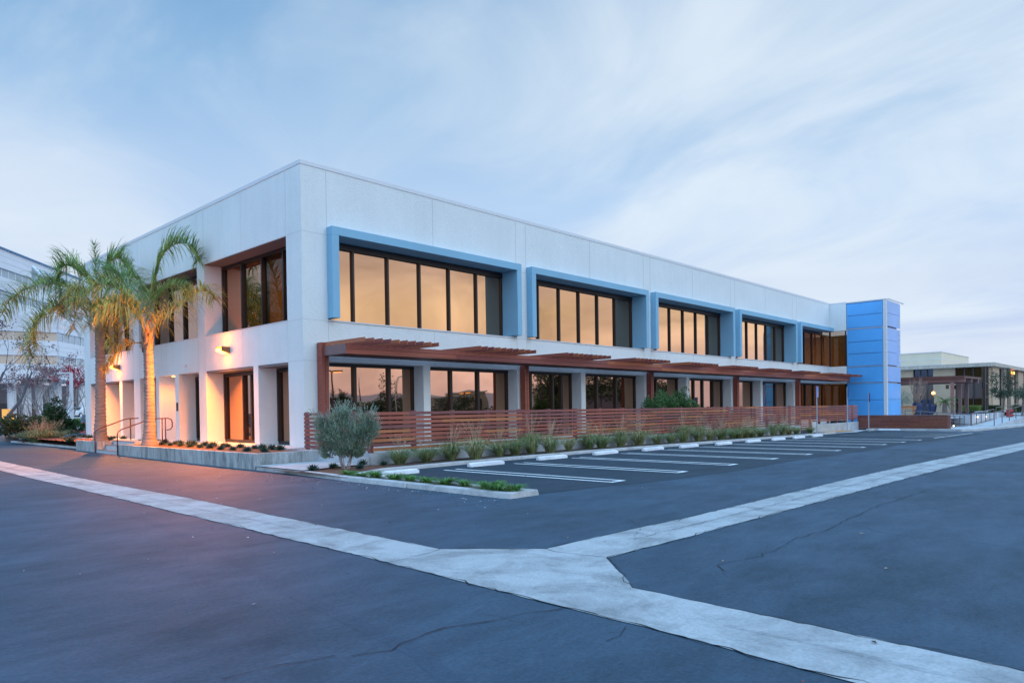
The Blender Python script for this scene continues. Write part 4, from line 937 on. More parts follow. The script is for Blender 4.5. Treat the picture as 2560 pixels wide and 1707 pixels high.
F(pb, D2, [(1355, 1100), (1385, 1010), (1450, 920), (1570, 830), (1690, 740), (1800, 660), (1890, 650), (1965, 720)], [0, -.1, -.2, -.4, -.5, -.7, -.8, -.9], nleaf=70, ll=.72, tones=(gB, gC, gC), droop=1.1, seed=3)
F(pb, D2, [(1310, 1120), (1240, 1120), (1150, 1145), (1060, 1215), (990, 1290), (955, 1370)], [0, -.15, -.3, -.5, -.6, -.7], nleaf=34, ll=.5, tones=(gC, (.3, .2, .06)), droop=1.3, seed=4)
F(pb, D2, [(1335, 1080), (1340, 900), (1380, 760), (1470, 660), (1580, 600), (1680, 610), (1740, 680)], [0, .3, .7, 1.1, 1.4, 1.6, 1.7], nleaf=60, ll=.75, tones=(gA, gB), droop=1.1, seed=5)
F(pb, D2, [(1325, 1080), (1290, 900), (1220, 720), (1130, 560), (1040, 470), (950, 450)], [0, .4, .8, 1.1, 1.4, 1.6], nleaf=60, ll=.8, tones=(gA, gA), droop=.9, seed=6)
F(pb, D2, [(1330, 1080), (1300, 960), (1210, 830), (1100, 760), (990, 770), (900, 850)], [0, -.4, -.9, -1.3, -1.6, -1.8], nleaf=55, ll=.75, tones=(gB, gC), droop=1.2, seed=7)
m = MB(); q0 = W(*c1(1350, 960), 'd', D2); q1 = W(*c1(1405, 840), 'd', D2+.1); m.tube([q0, q0.lerp(q1, .3), q0.lerp(q1, .7), q1], [.01, .05, .045, .004], 8); m.build('flower_spathe', mat('spathe', (.3, .12, .05), .6), pb)
b1_ = Vector((-2.15, 13.05, .44)); t1_ = W(*c1(903, 860), 'd', D1)
pa = palm('farther queen palm with a grey ringed trunk left of the steps', b1_, t1_, .215, .19)
F(pa, D1, [(900, 860), (870, 700), (800, 560), (700, 450), (600, 410), (530, 470), (515, 560)], [0, 0, -.1, -.2, -.2, -.3, -.3], nleaf=75, ll=.85, tones=(gA, gA, gB), droop=.6, seed=11)
F(pa, D1, [(890, 860), (780, 720), (600, 610), (400, 580), (220, 640), (90, 730), (20, 860)], [0, -.1, -.3, -.5, -.6, -.6, -.6], nleaf=85, ll=.8, tones=(gA, gB), droop=1.1, seed=12)
F(pa, D1, [(890, 870), (760, 790), (620, 760), (480, 800), (370, 890), (300, 1000), (270, 1130), (300, 1260)], [0, -.3, -.6, -.9, -1.0, -1.1, -1.1, -1.1], nleaf=85, ll=.8, tones=(gA, gB, gB), droop=.75, seed=13)
F(pa, D1, [(905, 860), (930, 640), (960, 480), (1010, 380), (1080, 340), (1150, 400), (1190, 480)], [0, .1, .2, .3, .5, .6, .7], nleaf=65, ll=.8, tones=(gA, gB), droop=.6, seed=14)
F(pa, D1, [(900, 860), (940, 720), (1010, 600), (1110, 520), (1220, 520), (1300, 600), (1340, 720)], [0, -.3, -.5, -.6, -.7, -.8, -.8], nleaf=65, ll=.85, tones=(gA, gB), droop=1.0, seed=15)
F(pa, D1, [(905, 860), (920, 780), (950, 760), (975, 850), (985, 960), (1000, 1080), (1030, 1180)], [0, -.6, -1.0, -1.3, -1.4, -1.4, -1.4], nleaf=60, ll=.6, tones=(gB, gB, gC), droop=.9, seed=16)
F(pa, D1, [(895, 860), (860, 780), (830, 800), (820, 900), (830, 1000)], [0, -.7, -1.1, -1.3, -1.4], nleaf=45, ll=.6, tones=(gB, gC), droop=1.0, seed=17)
F(pa, D1, [(890, 860), (790, 700), (690, 640), (610, 700), (580, 800), (590, 900)], [0, -.6, -1.0, -1.3, -1.4, -1.5], nleaf=60, ll=.7, tones=(gB, gC, (.25, .17, .05)), droop=1.2, seed=18)
F(pa, D1, [(890, 860), (800, 760), (720, 780), (680, 880), (680, 1000)], [0, .5, .8, 1.0, 1.1], nleaf=45, ll=.7, tones=(gA, gA), droop=1.0, seed=19)
F(pa, D1, [(903, 850), (885, 600), (868, 400), (858, 215)], [0, 0, 0, 0], nleaf=34, ll=.32, tones=(gA,), droop=-.35, seed=20)
F(pa, D1, [(905, 860), (1000, 760), (1100, 800), (1130, 920), (1130, 1050)], [0, .5, .8, .9, .9], nleaf=45, ll=.7, tones=(gB, gC), droop=1.1, seed=22)

# ------------------------------------------------------------------ stair railings
def rail(name, label, pts, posts, r=.024):
    t = thing(name, label, 'handrail', pts[0]); m = MB(); m.tube(pts, r, 8); m.build('rail', rust, t, smooth=True)
    for p in posts:
        m = MB(); m.tube([p, (p[0], p[1], p[2]+p[3] if len(p) > 3 else p[2])] if len(p) < 4 else [(p[0], p[1], p[2]), (p[0], p[1], p[3])], r, 8); m.build('post', rust, t, smooth=True)
rail('handrail', 'left brown handrail of the planter steps', [(-2.66, 12.02, .07), (-2.66, 12.02, .85), (-2.62, 12.02, .97), (-2.5, 12.02, 1.05), (-1.5, 12.02, 1.43), (-1.35, 12.02, 1.46), (-.95, 12.02, 1.47)], [(-1.28, 12.02, .5, 1.45)])
rail('handrail', 'right brown handrail of the planter steps, passing behind the nearer palm', [(-2.66, 9.33, .02), (-2.66, 9.33, .85), (-2.62, 9.33, .97), (-2.5, 9.33, 1.05), (-1.4, 9.33, 1.44), (-.75, 9.33, 1.46), (-.62, 9.33, 1.40), (-.58, 9.33, 1.3), (-.58, 9.33, 1.1), (-.66, 9.33, 1.0), (-.8, 9.33, .98)], [(-.85, 9.33, .45, 1.46), (-.98, 9.33, .45, 1.46)])
# ------------------------------------------------------------------ the neighbouring building beyond the ramp
c35 = lambda x, y: (2240+x*320/2091, 860+y*320/2091)
tan = mat('tan_plaster', (.50, .38, .27), .85, .1, .6)
taupe = mat('taupe_plaster', (.30, .25, .22), .85, .1, .6)
eave = concrete_mat('eave_concrete', (.56, .50, .43), .75, True, .8)
cream = mat('cream_cladding', (.70, .63, .50), .7, .04, 1)
brown_sp = mat('brown_spandrel', (.13, .095, .09), .5, .15, 1.2)
glass_n = glass_mat('dark_glass', (.10, .11, .16))
glass_w = glass_mat('pale_reflective_glass', (.5, .52, .56))
nb = thing('neighbour_building', 'tan two-storey building with a wide flat concrete eave beyond the ramp', 'building', (80, -5, 0))
m = MB(); m.box(80, 135, -6.0, 22, 5.56, 5.96); m.build('roof', eave, nb)
m = MB()
for a, b in ((2.13, 22), (-2.14, .05), (-5.4, -4.7)): m.box(80.7, 82, a, b, -.2, 5.56)
m.box(82, 134, 3, 21, -.2, 5.5)
XS = lambda p: W(*c35(p, 650), 'y', -5.5).x
pil = [(1565, 1672), (1748, 1800), (1862, 1915), (1985, 2070), (2125, 2160)]
for a, b in pil: m.box(XS(a), XS(b), -5.6, -4.6, -.2, 5.56)
m.build('wall', tan, nb)
for a, b in ((.05, 2.13), (-4.7, -2.14)):
    f = MB(); f.box(80.9, 81.2, a, b, 4.35, 4.42); f.box(80.9, 81.2, a, b, 2.05, 2.12)
    for k in range(1, 3): y = a+(b-a)*k/3; f.box(80.9, 81.1, y-.03, y+.03, .3, 5.5)
    o = f.build('window', frame_l, nb); g = MB(); g.box(81.15, 81.2, a, b, 4.4, 5.55); g.build('pane', glass_n, o); g = MB(); g.box(81.15, 81.2, a, b, -.2, 2.06); g.build('pane', glass_n, o)
    g = MB(); g.box(81.1, 81.2, a, b, 2.1, 4.37); g.build('spandrel', brown_sp, o)
gaps = [(1500, 1565, glass_w), (1672, 1748, glass_w), (1800, 1862, glass_n), (1915, 1985, glass_w), (2070, 2125, glass_w)]
for a, b, gm in gaps:
    xa, xb = XS(a), XS(b); f = MB()
    for k in range(4):
        x = xa+(xb-xa)*k/3; f.box(x-.12, x+.12, -5.3, -5.05, -.2, 5.5)
    for z in (2.1, 3.6): f.box(xa, xb, -5.28, -5.1, z, z+.15)
    o = f.build('window', frame_b, nb); g = MB(); g.box(xa, xb, -5.0, -4.95, -.2, 5.5); g.build('pane', gm, o)
m = MB(); y0 = W(*c35(740, 130), 'x', 95).y; xe = W(*c35(1185, 220), 'y', y0).x; m.box(95, xe, y0, 16, 5.9, 8.33); m.build('roof_plant_screen', cream, nb)
m = MB()
for z in (6.7, 7.4): m.box(94.97, 95, y0, 16, z, z+.06); m.box(95, xe, y0-.03, y0, z, z+.06)
m.box(94.9, xe+.1, y0-.08, 16.1, 8.33, 8.42); m.build('cladding_rib', coping, nb)
m = MB(); q = W(*c35(1912, 475), 'y', -5.75); m.box(q.x-.5, q.x+.5, -5.85, -5.6, q.z-.12, q.z+.15); m.build('wall_lamp', emit('lamp_glow_orange', (1, .35, .05), 7), nb)
# its red-brown pergola
pr = thing('entrance_pergola', 'mauve-brown flat pergola on three posts in front of the tan building', 'pergola', (62, -5, .7))
m = MB(); q = W(*c35(1115, 520), 'x', 62); q2 = W(*c35(1390, 560), 'y', q.y)
m.box(62, q2.x, q.y, 6, 3.85, 3.98); m.build('canopy', rust, pr)
m = MB()
for k in range(10):
    x = 62+(q2.x-62)*(k+.5)/10; m.box(x-.06, x+.06, q.y-.06, 6, 3.98, 4.06)
m.build('canopy_slats', rust, pr)
for k, p in enumerate((1150, 1262, 1365)):
    x = W(*c35(p, 580), 'y', q.y-.02).x-.3; m = MB(); m.box(x, x+.35, q.y+.05, 6, 3.48, 3.84); m.build('beam', mauve, pr)
for p in (927, 1052, 1162):
    x = W(*c35(p, 900), 'y', -5.7).x; m = MB(); m.box(x-.13, x+.13, -5.8, -5.55, .6, 3.48); m.build('post', mauve, pr)
    if p < 1100:
        m = MB(); m.bar((x, -5.7, 3.25), (x-.1, -5.45, 3.2), .05, .05); m.box(x-.25, x-.05, -5.42, -5.2, 2.88, 3.25); m.build('flood_lamp', black, pr)
# globe lamp
q = W(*c35(610, 800), 'x', 60); t = thing('globe_lamp', 'lit globe lamp on a thin black post between the potted plants', 'lamp post', (60, q.y, .75))
m = MB(); m.tube([(60, q.y, .7), (60, q.y, q.z-.15)], .05, 8); m.tube([(60, q.y, q.z-.2), (60, q.y, q.z-.12)], .12, 8); m.build('post', black, t)
m = MB(); m.sphere((60, q.y, q.z), .15); m.build('globe', emit('globe_glow', (1, .50, .14), 3), t, smooth=True)
l = bpy.data.lights.new('globe_light', 'POINT'); l.energy = 60; l.color = (1, .5, .15); l.shadow_soft_size = .25; lo = bpy.data.objects.new('globe_light', l); C.objects.link(lo); lo.location = (59.6, q.y-.1, q.z)
bluepot = mat('blue_glaze', (.02, .035, .10), .3)
def pot(x, y, label, w_=.55, h=.9):
    m = MB(); z = .72; m.tube([(x, y, z), (x, y, z+.1), (x, y, z+h*.7), (x, y, z+h)], [w_*.7, w_*.78, w_, w_*.95], 16); tag(recenter(m.build('plant_pot', bluepot, smooth=False), (x, y, z)), label, 'plant pot')
q = W(*c35(350, 1140), 'x', 58); pot(58, q.y, 'large dark blue pot holding the bare fan-shaped shrub', .40, .95)
random.seed(77); t = thing('bare_shrub', 'bare fan-shaped shrub of pale upright twigs in the left blue pot', 'shrub', (58, q.y, 1.7)); m = MB(); ends = []
for k in range(26):
    a = random.uniform(0, 6.28); sprd = random.uniform(.1, .62); branch(m, (58+.1*math.cos(a), q.y+.1*math.sin(a), 1.5), (math.cos(a)*sprd, math.sin(a)*sprd, 1), 1.25, .03, 2, ends, .32, 4, 0, (2, 2), .62)
m.build('branches', mat('twig_tan', (.30, .22, .18), .9), t)
q = W(*c35(590, 1140), 'x', 60); pot(60, q.y, 'dark blue pot holding the green sago palm', .38, .85)
t = thing('sago_palm', 'green sago palm with arching fronds in the right blue pot', 'palm', (60, q.y-1.0, 1.6)); m = MB(); random.seed(4)
m2 = MB(); m2.tube([(60, q.y-1.0, .7), (60, q.y-1.0, 1.7)], [.22, .16], 8); m2.build('trunk', bark, t)
for k in range(22):
    a = k*2.4; out = random.uniform(.8, 1.45); up = random.uniform(.5, 1.5)-.02*k; p0 = Vector((60, q.y-1.0, 1.65)); m.tone = jit((.07, .16, .05), .3); pv = p0; s = Vector((-math.sin(a), math.cos(a), 0))
    for j in range(10):
        u = (j+1)/10; pn = p0+Vector((math.cos(a)*out*u, math.sin(a)*out*u, up*u-1.0*u*u*.9)); wv = .16*(1-abs(u-.5)*1.4)
        m.face([pv, pn, pn+s*wv+Vector((0, 0, .07))]); m.face([pv, pn-s*wv+Vector((0, 0, .07)), pn]); pv = pn
m.build('fronds', leaf, t)
q = W(*c35(110, 1140), 'x', 55); m = MB(); m.box(54.6, 55.2, q.y-1.0, q.y+1.6, 1.12, 1.2); m.box(55.15, 55.22, q.y-1.0, q.y+1.6, 1.25, 1.4)
for yy in (q.y-.9, q.y+1.4): m.box(54.7, 54.8, yy, yy+.1, .74, 1.12); m.box(55.1, 55.2, yy, yy+.1, .74, 1.3)
tag(recenter(m.build('wooden_bench', mat('orange_wood', (.48, .2, .07), .6, .2, 5, stretch=(1, .3, 4))), (55, q.y, .75)), 'orange-brown wooden bench at the foot of the blue tower', 'bench')
shrub('pale_olive_tree', 'pale silvery olive beside the blue tower on the patio', (57, W(*c35(110, 1100), 'x', 57).y, .75), [(0, 0, 1.3, .6, .6), (0, -.3, 1.0, .5, .5), (0, .2, 1.9, .4, .35)], (.28, .32, .25), 2600, .09, .03, seed=13, bk=bark_l, cat='tree')
# ramp walls and railings
pale_w = mat('pale_ramp_wall', (.58, .61, .66), .8, .08, 1.5)
m = MB(); m.prism([(51.3, -9), (66, -9), (66, -8.8), (51.5, -8.8)], -.35, lambda x, y: .69); m.prism([(51.3, -9), (51.5, -8.8), (51.5, -4.2), (51.3, -4.2)], -.35, .69)
tag(recenter(m.build('ramp_wall', pale_w), (51.3, -9, 0)), 'pale L-shaped wall of the raised patio with railings along it', 'low wall')
m = MB(); m.prism([(49.4, -10.95), (75, -10.95), (95, -10.2), (95, -10.0), (75, -10.7), (49.4, -10.7)], -.4, lambda x, y: -.12+min(1.0, max(0, (x-49.4)*.033)))
tag(recenter(m.build('ramp_kerb_wall', conc_low), (49.4, -10.9, 0)), 'concrete kerb wall rising along the right side of the ramp', 'low wall')
m = MB(); m.mesh([(51.4, -10.7, -.15), (51.4, -9.0, -.15), (75, -9.0, .68), (75, -10.7, .68)], [(0, 3, 2, 1)]); m.box(75, 95, -10.7, -5, .6, .68); o = m.build('ramp', conc_walk); o['kind'] = 'structure'
railm = mat('grey_brown_rail', (.16, .12, .12), .45)
def fence_rail(label, a, b, n, za, zb, h=.95, mid=False, r=.03):
    t = thing('handrail', label, 'handrail', (a[0], a[1], za)); m = MB(); m.tube([(a[0], a[1], za+h), (b[0], b[1], zb+h)], r*1.1, 6)
    if mid: m.tube([(a[0], a[1], za+.08), (b[0], b[1], zb+.08)], r, 6)
    m.build('rail', railm, t)
    for k in range(n):
        u = k/(n-1); x = a[0]+(b[0]-a[0])*u; y = a[1]+(b[1]-a[1])*u; z = za+(zb-za)*u; m = MB(); m.tube([(x, y, z), (x, y, z+h)], r, 6); m.build('post', railm, t)
fence_rail('railing before the right arm of the pale patio wall', (51.2, -9.15), (60, -9.15), 6, -.15, .12, .9, True)
fence_rail('railing before the left arm of the pale patio wall', (51.1, -9.1), (51.1, -4.6), 5, -.15, .2, .85, True)
fence_rail('second sloping railing behind the timber wall, nearest the lot', (43.5, -9.3), (50.0, -8.9), 4, -.05, -.12, .75)
fence_rail('railing along the outer edge of the ramp', (49.6, -10.85), (62, -10.85), 5, -.1, .32, .95)
fence_rail('farther railing continuing up the ramp at the right edge', (63, -10.8), (88, -10.2), 7, .35, .9, .95)
fence_rail('middle railing between the ramp and the patio wall', (60, -9.3), (80, -9.0), 6, .2, .65, .95)
for k, p in enumerate(((920, 1335), (1315, 1190), (1450, 1185))):
    q = W(*c35(*p), 'y', -9.04) if k else W(*c35(*p), 'z', .0)
    m = MB(); m.sphere((q.x, q.y-.08, q.z), .05, 8, 6); tag(recenter(m.build('step_light', emit('step_glow', (1, .75, .45), 5)), q), ('small lit ground light at the right end of the timber wall', 'left of the two small lights on the patio wall', 'right of the two small lights on the patio wall')[k], 'light')
q = W(*c35(1835, 1170), 'y', -9.6); m = MB(); rr_ = .22
for dz in (.35, -.05): m.tube([(q.x-rr_, q.y, q.z+dz), (q.x, q.y-.3, q.z+dz+.1), (q.x+rr_, q.y, q.z+dz)], .13, 8)
m.tube([(q.x-.25, q.y, q.z-.9), (q.x-.25, q.y, q.z+.55)], .12, 8); m.tube([(q.x+.25, q.y, q.z-.9), (q.x+.25, q.y, q.z+.4)], .12, 8); m.tube([(q.x-.25, q.y, q.z+.2), (q.x+.25, q.y, q.z+.2)], .12, 8)
tag(recenter(m.build('water_valve', mat('red_valve', (.38, .04, .04), .5)), (q.x, q.y, q.z-.9)), 'red fire water valve standing among the ramp railings', 'valve')
def tree(name, label, base, h, blobs, col, n, ls, seed, tr=.1, bkm=None, cat='tree', hole=-.12, fr=1.6, group=None, sp_=.5):
    random.seed(seed); base = Vector(base); t = thing(name, label, cat, tuple(base), group); m = MB(); ends = []
    branch(m, base-Vector((0, 0, .1)), (0, 0, 1), h*.45, tr, 3, ends, sp_, 4, 0, (2, 3), .66); m.build('trunk', bkm or bark, t)
    m = MB(); tot = sum(b[3]**2*b[4] for b in blobs)
    for bx_, by_, bz_, rad, rz in blobs:
        for k in range(int(n*rad*rad*rz/tot)):
            v = rdir()*(random.random()**.45); p = base+Vector((bx_+v.x*rad, by_+v.y*rad, bz_+v.z*rz))
            if noise.noise(p*fr) < hole: continue
            m.tone = jit(col, .4); leafq(m, p, rdir()+Vector((0, 0, -.1)), ls*random.uniform(.6, 1.2), ls*.5)
    m.build('crown', leaf, t); return t
q = W(*c35(1745, 1080), 'z', .7); D = 66
q = W(*c35(1745, 1080), 'd', 66); tree('magnolia_tree', 'dark-leaved magnolia standing before the piers of the tan building', (q.x, q.y, .5), 4.6, [(0, 0, 2.0, .85, .6), (-.7, .5, 3.2, .5, .8), (.7, -.4, 2.6, .7, 1.0), (.5, -.3, 3.6, .55, .7), (-.6, .4, 2.1, .6, .6)], (.07, .095, .06), 3600, .16, 5, .09, hole=-.12)
q = W(*c35(2060, 1080), 'd', 64); tree('magnolia_tree', 'dark-leaved tree cut by the right edge of the picture', (q.x, q.y, .5), 3.2, [(0, 0, 1.9, .8, .6), (.5, -.4, 2.2, .8, .6)], (.06, .11, .07), 1800, .16, 6, .09)
for i, (a, b, yy, x0, x1, col) in enumerate(((1070, 1370, 0, 78, 79.5, (.16, .22, .05)), (1500, 1690, 0, 70, 71, (.07, .11, .04)), (1880, 2200, 0, 66, 67.5, (.08, .12, .05)))):
    ya = W(*c35(a, 1100), 'x', x0).y; yb = W(*c35(b, 1100), 'x', x0).y; m = MB(); random.seed(i)
    for k in range(3000): m.tone = jit(col, .5); leafq(m, (random.uniform(x0, x1), random.uniform(yb, ya), .6+random.random()**.7*.65), rdir()+Vector((0, 0, .6)), .14, .05)
    tag(recenter(m.build('hedge', leaf), (x0, (ya+yb)/2, .6)), ('yellow-green hedge at the foot of the pergola posts', 'dark hedge between the ramp railings and the tan pillar', 'low hedge along the ramp at the right edge')[i], 'hedge')

# ------------------------------------------------------------------ left background
c36 = lambda x, y: (x*215/1405, 860+y*215/1405)
m = MB(); m.box(-14, -1.75, 28.9, 29.35, -.2, .56)
tag(recenter(m.build('low_wall', mat('pinkish_low_wall', (.42, .35, .34), .85, .15, 2), bevel=.02), (-6, 29, .1)), 'low pinkish concrete wall at the far left edge beside the dark bush', 'low wall')
kb = MB(); path_strip(kb, [(3.6, 90), (4.6, 66), (5.7, 56), (5.9, 47), (5.4, 40), (4.5, 30)][::-1], .25, -.02, .17); o = kb.build('red_kerb', redk); o['kind'] = 'structure'
kb = MB(); path_strip(kb, [(12, 108), (10, 86), (4.0, 84), (-20, 84)], .5, -.02, .2); o = kb.build('far_left_kerb', kerbm); o['kind'] = 'structure'
sheet('pole_bed', [(5.9, 40), (6.1, 47), (6.0, 56), (5.2, 64), (13, 66), (14, 40)], .12, mulch)
sheet('plaza_pavement', [(10.5, 76), (40, 76), (60, 140), (-30, 140), (-30, 85), (10, 86)], .1, conc_walk)
far = thing('white_office_block', 'white five-storey office block with ribbon windows behind the palms at left', 'building', tuple(W(100, 1059, 'd', 100)))
def wallseg(mb, a, b, z0, z1, th=.3):
    a = Vector((a[0], a[1])); b = Vector((b[0], b[1])); d = (b-a).normalized(); n = Vector((-d.y, d.x)); 
    if n.dot(Vector((CX, CY))-a) < 0: n = -n
    mb.prism([tuple(a-n*6), tuple(b-n*6), tuple(b+n*th), tuple(a+n*th)], z0, z1)
PA = W(-160, 1000, 'd', 91); PB = W(146, 1000, 'd', 98); PC = W(420, 1000, 'd', 140); TA = W(-160, 800, 'd', 84); TB = W(300, 800, 'd', 137)
lowb = [(6.7, 8.7), (9.9, 11.9), (13.1, 15.1)]; topb = [(15.3, 17.8), (19.0, 20.8), (22.0, 24.6)]
m = MB()
for z0, z1 in lowb: wallseg(m, PA, PB, z0, z1, .25); wallseg(m, PB, PC, z0, z1, .25)
for z0, z1 in topb: wallseg(m, TA, TB, z0, z1, .25)
m.build('wall', white_c, far)
m = MB()
for z0, z1 in lowb:
    for zz in (z0+(z1-z0)*.33, z0+(z1-z0)*.66): wallseg(m, PA, PB, zz, zz+.06, .28); wallseg(m, PB, PC, zz, zz+.06, .28)
for z0, z1 in topb:
    for zz in (z0+(z1-z0)*.33, z0+(z1-z0)*.66): wallseg(m, TA, TB, zz, zz+.06, .28)
m.build('panel_joint', coping, far)
m = MB(); wallseg(m, TA, TB, 24.6, 24.8, .5); m.build('roof_edge', mat('blue_grey_edge', (.10, .22, .38), .6), far)
gw = glass_mat('sky_blue_glass', (.42, .52, .60)); gp_ = mat('peach_glass', (.62, .50, .40), .3)
for z0, z1 in ((8.7, 9.9), (11.9, 13.1)):
    for a, b, mt in ((PA, PB, gp_), (PB, PB.lerp(PC, .45), gw), (PB.lerp(PC, .45), PC, mat('rose_glass', (.42, .33, .34), .3))):
        o = MB(); wallseg(o, a, b, z0+.002, z1-.002, 0); o = o.build('window_band', mt, far)
        m = MB(); a_ = Vector((a.x, a.y)); b_ = Vector((b.x, b.y)); d = (b_-a_); n = int(d.length/1.6); dn = d.normalized(); nn = Vector((-dn.y, dn.x)); nn = nn if nn.dot(Vector((CX, CY))-a_) > 0 else -nn
        for k in range(1, n): p = a_+d*k/n+nn*.03; m.box(p.x-.05, p.x+.05, p.y-.05, p.y+.05, z0, z1)
        m.build('mullion', coping, o)
for z0, z1 in ((17.8, 19.0), (20.8, 22.0)):
    o = MB(); wallseg(o, TA, TB, z0+.002, z1-.002, 0); o = o.build('window_band', mat('grey_blue_glass', (.34, .42, .48), .2), far)
    m = MB(); a_ = Vector((TA.x, TA.y)); d = Vector((TB.x, TB.y))-a_; n = int(d.length/1.7)
    for k in range(1, n): p = a_+d*k/n+Vector((-.02, -.02)); m.box(p.x-.05, p.x+.05, p.y-.05, p.y+.05, z0, z1)
    m.build('mullion', coping, o)
m = MB(); wallseg(m, PA+Vector((1.5, 5, 0)), PC+Vector((3, 5, 0)), .2, 6.6, 0); m.build('undercroft_wall', mat('undercroft', (.30, .25, .25), .8, .2, .5), far)
m = MB(); wallseg(m, PA+Vector((1.4, 4.6, 0)), PC+Vector((2.9, 4.6, 0)), .2, 3.6, .1); m.build('undercroft_glass', mat('undercroft_glass', (.045, .045, .055), .3), far)
for px, wd in ((30, 1.0), (67, 1.25), (99, .9), (141, 1.5), (176, .9), (205, .9)):
    q = W(px, 1055, 'd', 97+px*.05); m = MB(); m.tube([(q.x, q.y, .2), (q.x, q.y, 6.75)], wd*.5, 12); m.build('column', white_c, far, smooth=True)
m = MB(); q = W(6, 1052, 'd', 96); dq = Vector((.75, -.6, 0)).normalized()
m.bar(q+Vector((0, 0, .6)), q+Vector((1.2, -.9, .6)), .2, 2.0); m.build('lit_lobby', emit('lobby_glow', (.8, .36, .07), .55), far)
k16 = lambda x, y: (x*220/663, 600+y*220/663)
A = W(*k16(245, 200), 'd', 92); B = W(*k16(600, 325), 'd', 101); Cc = W(*k16(245, 320), 'd', 92.4); D_ = W(*k16(310, 262), 'd', 88)
m = MB(); m.mesh([A, B, Cc, D_], [(0, 3, 1), (0, 2, 3), (3, 2, 1)]); sk = m.build('skylight', mat('skylight_glass', (.40, .45, .46), .3), far)
m = MB()
for a, b in ((A, D_), (D_, B), (A, B), (A, Cc), (Cc, D_)): m.bar(a, b, .22, .22)
m.build('skylight_frame', white_c, sk)
# light poles
def lpole(px, py0, py1, d, label, headpx, headpy, wdt=.16, ped=False):
    a = W(px, py0, 'd', d); b = W(px, py1, 'd', d); a.z = max(gz(a.x, a.y), a.z); b.x, b.y = a.x, a.y
    t = thing('light_pole', label, 'light pole', tuple(a)); m = MB(); m.box(a.x-wdt/2, a.x+wdt/2, a.y-wdt/2, a.y+wdt/2, a.z, b.z); m.build('pole', steel_w, t)
    h = W(headpx, headpy, 'd', d); m = MB(); m.bar((b.x, b.y, b.z-.05), (h.x, h.y, b.z-.05), .25, .12 if ped else .4); m.build('arm', steel_w, t)
    if ped:
        m = MB(); m.box(a.x-.42, a.x+.42, a.y-.42, a.y+.42, gz(a.x, a.y), a.z); m.build('pedestal', conc_low, t)
        m = MB(); m.box(a.x-.45, a.x+.45, a.y-.45, a.y+.45, a.z, a.z+.22); m.build('collar', steel_w, t)
lpole(180.5, 1073, 931, 62, 'square white light pole on a concrete pedestal near the building corner', 145, 931, .24, True)
lpole(39, 1062, 952, 75, 'white pole with a thick arm at far left behind the dark bush', 8, 952, .22)
# bare trees
def bare(name, label, px, py, d, h, seed, col=None, r=.09, lean=(0, 0), bk=bark_l, lv=4, kids=(2, 3), n_leaf=0, group=None, ln=.36, top=None):
    random.seed(seed); q = W(px, py, 'd', d); q.z = gz(q.x, q.y); t = thing(name, label, 'tree', tuple(q), group); m = MB(); ends = []
    for k in range(2 if h > 4 else 1): branch(m, q, (lean[0]+random.uniform(-.2, .2), lean[1]+random.uniform(-.2, .2), 1), h*ln, r, lv, ends, .62, 4, 0, kids, .74)
    m.build('trunk', bk, t)
    if col:
        m = MB()
        for i in range(n_leaf):
            e, dd = random.choice(ends); m.tone = jit(col, .5); leafq(m, e+rdir()*random.random()*.5, rdir(), .16, .10)
        m.build('leaves', leaf, t)
    return t
G_ = 'bare pale-trunked trees before the white office block'
for i, (px, py, d, h, col, nl) in enumerate(((55, 1060, 80, 6.5, (.20, .10, .10), 900), (84, 1058, 78, 7, (.22, .11, .12), 900), (99, 1059, 74, 7, (.24, .13, .14), 900), (113, 1060, 76, 6.5, (.20, .11, .12), 700), (150, 1052, 82, 7.5, (.20, .12, .13), 900), (172, 1052, 72, 6.5, (.24, .12, .14), 900))):
    bare('bare_tree', nth(i)+' bare pale-trunked tree from the left before the white office block', px, py, d, h, 100+i, col, .1, n_leaf=nl, group=G_)
bare('red_leaved_tree', 'tree with crimson leaves just left of the office building edge', 212, 1050, 70, 5.6, 222, (.36, .02, .05), .09, n_leaf=1500)
bare('dark_bare_tree', 'large dark bare tree leaning in from the left edge', -14, 1062, 50, 8.5, 230, (.12, .05, .05), .16, lean=(.25, .05), bk=mat('grey_bark', (.13, .12, .14), .9), n_leaf=420)
